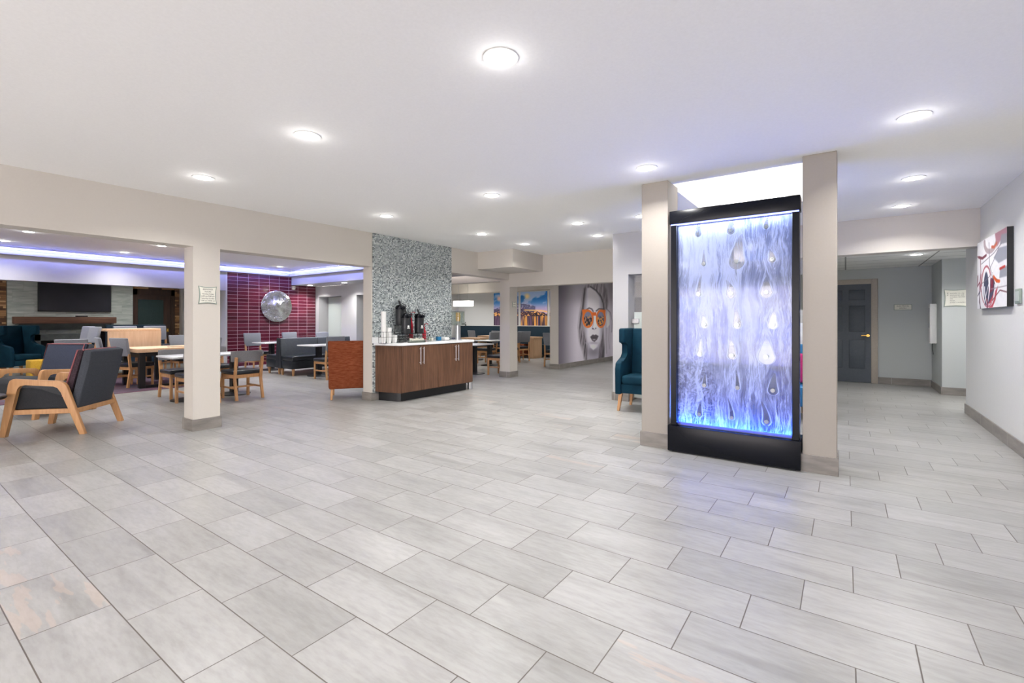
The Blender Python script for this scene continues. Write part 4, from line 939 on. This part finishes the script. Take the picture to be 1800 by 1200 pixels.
MB().box((-.24, -.24, .03), (.24, .24, .45), .025, 3).build('cushion', M['yellow'], yo); MB().box((-.2, -.2, 0), (.2, .2, .03)).build('foot', M['black'], yo)
tag(MB().box((-14.4, 0.2, 0.0), (-10.85, 4.5, .006)).build('area_rug', M['rug']), 'dark striped rug under the wooden community table', 'rug', None, 'thing')

# ------------------------------------------------------------------ community table and bar counter
RZ = .008
cm = thing('community_table', 'long maple community table with black frame legs', 'table', (-11.75, 3.75, RZ))
MB().box((-.55, -.52, .70), (.55, .92, .775), .01, 2).build('tabletop', M['oak_top'], cm)
for y in (-.42, .8):
    MB().box((.40, y - .05, 0), (.50, y + .05, .70), .004, 1).build('leg', M['black'], cm); MB().box((-.50, y - .05, 0), (-.40, y + .05, .70), .004, 1).build('leg', M['black'], cm)
MB().box((-.40, -.46, .60), (.40, -.38, .70)).box((.42, -.37, .62), (.48, .75, .70)).box((.42, -.37, .0), (.48, .75, .05)).build('rail', M['black'], cm); MB().box((.18, .1, .776), (.26, .55, .782)).build('outlet_strip', M['walnut'], cm)
bc = thing('bar_counter', 'tall maple bar counter standing behind the community table', 'counter', (-12.90, 3.60, RZ))
MB().box((-.32, -.48, 1.10), (.27, .48, 1.155), .008, 2).build('countertop', M['oak_top'], bc); MB().box((.24, -.46, .76), (.28, .48, 1.10)).build('front_panel', M['oak_panel'], bc)
for y in (-.42, .42):
    for x in (-.25, .20): MB().box((x - .035, y - .035, 0), (x + .035, y + .035, 1.10)).build('leg', M['black'], bc)
HG = 'high backed grey chairs'
HIGH.put(-11.80, 3.36, (-.33, .94), 'grey chair with tall oak rear leg at the near end of community table', HG, RZ)
HIGH.put(-12.36, 3.22, (.1, 1), 'pale grey chair back between the nearest armchair and the bar stools', HG, RZ)
HIGH.put(-11.97, 2.47, (-.95, .3), 'grey chair back showing above the navy armchair', HG, RZ)
HIGH.put(-12.62, 4.56, (1, 0), 'grey chair behind the right end of community table', HG, RZ)
HIGH.put(-11.0, 4.30, (-1, 0), 'black seated chair tucked under the community table beside the column', HG, RZ)
SG = 'grey backed bar stools'
STOOL.put(-14.0, 2.86, (.2, -1), 'leftmost grey bar stool above the navy armchair', SG, RZ); STOOL.put(-12.92, 2.72, (.12, -1), 'grey bar stool second from left, touching its neighbour', SG, RZ)
STOOL.put(-13.72, 3.84, (1, .1), 'bar stool behind the panel, left of the right pair', SG, RZ); STOOL.put(-13.42, 4.34, (1, .1), 'bar stool behind the panel, right of the right pair', SG, RZ)

# ------------------------------------------------------------------ fireplace wall
struct('wall_stone', (-17.499, 2.32, 0), (-17.43, 4.92, 2.719), 'stone')
tv = thing('television', 'wide dark television on the pale stone wall', 'television', (-17.43, 3.64, 2.0))
MB().box((0, -.76, -.42), (.06, .76, .42), .006, 1).build('bezel', M['black'], tv); MB().box((.06, -.735, -.385), (.063, .735, .40)).build('screen', M['screen'], tv)
mn = thing('mantle_shelf', 'rough brown wooden mantle shelf below the television', 'shelf', (-17.43, 3.44, 1.23))
MB().box((0, -1.03, .03), (.26, 1.03, .21), .012, 2).build('beam', M['mantle'], mn); MB().prism([(0, -.14), (.10, -.14), (.2, .03), (0, .03)], 'y', -.93, .93).build('corbel', M['slate'], mn)
tag(MB().box((-17.30, 3.6, 1.441), (-17.22, 3.85, 1.475), .008, 2).build('remote_box', M['black_plastic']), 'small black box on the mantle below the television', 'box')
fp = thing('fireplace', 'black firebox with slate surround under the mantle', 'fireplace', (-17.43, 3.55, 0))
MB().box((0, -.85, .05), (.12, -.62, .98), .01, 1).box((0, .62, .05), (.12, .85, .98), .01, 1).box((0, -.85, .80), (.12, .85, .98), .01, 1).build('surround', M['slate'], fp); MB().box((0, -.62, .05), (.06, .62, .80)).build('firebox', M['soot'], fp); MB().box((0, -1.0, 0), (.40, 1.0, .05), .008, 1).build('hearth', M['slate'], fp)
# timber doors left and right of the stone
def timber_door(name, y0, y1, tn):
    d = MB().box((-17.499, y0 + .10, 0.01), (-17.45, y1 - .22, 2.12)).build(name, M['walnut_dark'], None, 'structure')
    MB().box((-17.449, y0 + .12, .25), (-17.44, y1 - .42, 1.98)).build('window_pane', M['green_glass'], d); MB().cyl((-17.42, y1 - .31, 1.02), .022, .06, seg=12).box((-17.45, y1 - .34, .98), (-17.437, y1 - .28, 1.09)).build('door_handle', M['brass'], d)
    MB().box((-17.499, y0, 0), (-17.42, y0 + .10, 2.3)).box((-17.499, y1 - .22, 0), (-17.42, y1 - .12, 2.3)).box((-17.499, y0, 2.12), (-17.42, y1 - .12, 2.3)).build('trim_' + tn, M['walnut_dark'], None, 'structure')
    MB().box((-17.499, y1 - .12, 0), (-17.40, y1, 2.719)).box((-17.499, y0, 2.301), (-17.40, y1 - .12, 2.719)).build('wall_slats_' + name[-1], M['slats'], None, 'structure')
timber_door('door_2', 4.93, 6.12, '3'); timber_door('door_3', 1.0, 2.31, '4')

# frosted service panels in the back wall of the dining room
tag(MB().box((-14.30, 9.40, .02), (-13.09, 9.42, 2.12)).build('frosted_panel', M['frosted']), 'pale frosted panel in the doorway right of the plum wall', 'panel')
nt = thing('wall_notice', 'small white notice with dark writing on the frosted panel', 'notice', (-13.33, 9.40, 1.62))
MB().box((-.12, -.01, -.14), (.12, 0, .14)).build('plate', M['white_plastic'], nt); lettering(nt, 'KITCHEN\nSTAFF\nONLY', .045, (0, -.011, 0), (1, 0, 0), (0, 0, 1))

# ------------------------------------------------------------------ far dining room
bq = thing('blue_banquette', 'long dark blue banquette along the far wall under the city prints', 'banquette', (-10.15, 15.2, 0))
MB().box((-3.4, -.16, .1), (3.4, -.002, 1.12), .02, 2).build('backrest', M['teal_dark'], bq); MB().box((-3.4, -.65, .1), (3.4, -.161, .46), .02, 2).build('seat', M['teal_dark'], bq); MB().box((-3.4, -.16, 1.121), (3.4, -.002, 1.14)).build('cap_rail', M['wall_white'], bq)
tt = thing('wood_table', 'long grey oak table in front of the blue banquette with slab end', 'table', (-10.1, 14.22, 0))
MB().box((-1.4, -.3, .70), (1.16, .3, .76), .006, 1).build('tabletop', M['oak_dull'], tt); MB().box((-1.35, -.27, .58), (.95, -.25, .70)).box((-.05, -.272, .62), (.12, -.27, .66)).build('apron', M['oak_dull'], tt)
MB().box((.98, -.28, 0), (1.14, .28, .70)).build('end_slab', M['oak_dull'], tt); MB().box((-1.4, -.28, 0), (-1.3, .28, .70)).build('end_slab', M['oak_dull'], tt)
oo = thing('orange_ottoman', 'rust orange cube ottoman pushed under the long oak table', 'ottoman', (-9.55, 13.98, 0))
MB().box((-.21, -.2, .08), (.21, .2, .50), .02, 2).build('cushion', M['orange'], oo); legs4(oo, [((sx * .16, sy, 0), (sx * .16, sy, .08)) for sx in (-1, 1) for sy in (-.15, .15)], 'steel', .02)
HIGH.put(-8.93, 13.08, (-.85, .5), 'grey chair seen through the gap right of the far column', HG); HIGH.put(-8.80, 12.28, (-.9, .3), 'grey chair cut by the right edge of the far column', HG)
HIGH.put(-6.98, 12.0, (-.1, 1), 'grey chair half hidden by the mural wall end', HG); HIGH.put(-10.9, 13.25, (.35, 1), 'grey chair standing before the blue banquette, left of the far column', HG)
HIGH.put(-9.9, 13.35, (0, 1), 'grey chair back in front of the blue banquette beside the far column', HG); HIGH.put(-9.2, 11.6, (-1, 0), 'grey chair beyond the white table beside the far column', HG)
t5 = dup(t1, (-7.66, 9.15, 0), 0, 'white cafe table seen between cabinet and far column', 'white cafe tables'); t7 = dup(t1, (-8.7, 11.1, 0), 0, 'farther white cafe table beside the far column', 'white cafe tables')
LOW.put(-6.97, 9.33, (-1, 0), 'oak chair with black seat beside the far column', 'low backed oak dining chairs'); LOW.put(-7.35, 8.1, (.1, 1), 'oak chair peeping out behind the walnut cabinet', 'low backed oak dining chairs')
wt = thing('wood_table', 'small maple table behind the white cafe table, left of far column', 'table', (-10.3, 12.35, 0))
MB().box((-.5, -.35, .71), (.5, .35, .76), .005, 1).build('tabletop', M['oak_dull'], wt); MB().box((-.05, -.05, .02), (.05, .05, .71)).build('pedestal', M['black'], wt); MB().cyl((0, 0, 0), .28, .02, seg=24).build('base', M['black'], wt)
oc2 = club_chair('orange chair peeping out behind the drink dispenser', 'orange'); oc2.location = (-10.6, 11.0, 0); oc2.rotation_euler = (0, 0, 1.0)
pp = thing('linear_pendant', 'long white lamp shade glowing over the far tables', 'pendant lamp', (-10.0, 11.4, 1.80))
MB().box((-.33, -.12, 0), (.33, .12, .17), .01, 2).build('shade', M['shade'], pp)
for s in (-1, 1): MB().cyl((s * .2, 0, .17), .005, .65, seg=6).build('cord', M['steel'], pp)

# ------------------------------------------------------------------ reception seen through the water wall
rd = thing('reception_desk', 'white reception desk blurred behind the water wall glass', 'desk', (-1.3, 8.85, 0))
MB().box((-1.2, -.25, 0), (.9, .25, .96), .01, 2).build('body', M['wall_grey'], rd); MB().box((-1.25, -.3, .961), (.95, .3, 1.30), .01, 2).build('counter', M['quartz'], rd)
ma = club_chair('blue armchair dimly seen behind the right side of the water wall', 'blue_plastic'); ma.location = (-.62, 7.6, 0); ma.rotation_euler = (0, 0, .5)
mb_ = club_chair('teal armchair glimpsed low through the water wall', 'teal'); mb_.location = (-1.45, 6.9, 0); mb_.rotation_euler = (0, 0, -.6)
mc = thing('magenta_cushion', 'magenta cushion on the blue armchair behind the water wall', 'cushion', (-.60, 7.60, .475), .5)
MB().hexa([(-.19, -.06, 0), (.19, -.06, 0), (.19, .05, 0), (-.19, .05, 0), (-.19, .04, .40), (.19, .04, .40), (.19, .15, .40), (-.19, .15, .40)], .04, 3).build('cushion_cover', M['magenta'], mc)
ga = thing('green_picture', 'lime green picture in the gap right of the water wall', 'picture', (.1, 12.65, 1.3)); MB().box((-.3, -.03, -.3), (.3, 0, .3)).build('print', M['green_art'], ga)
ga.location = (-1.55, 12.65, 1.25)
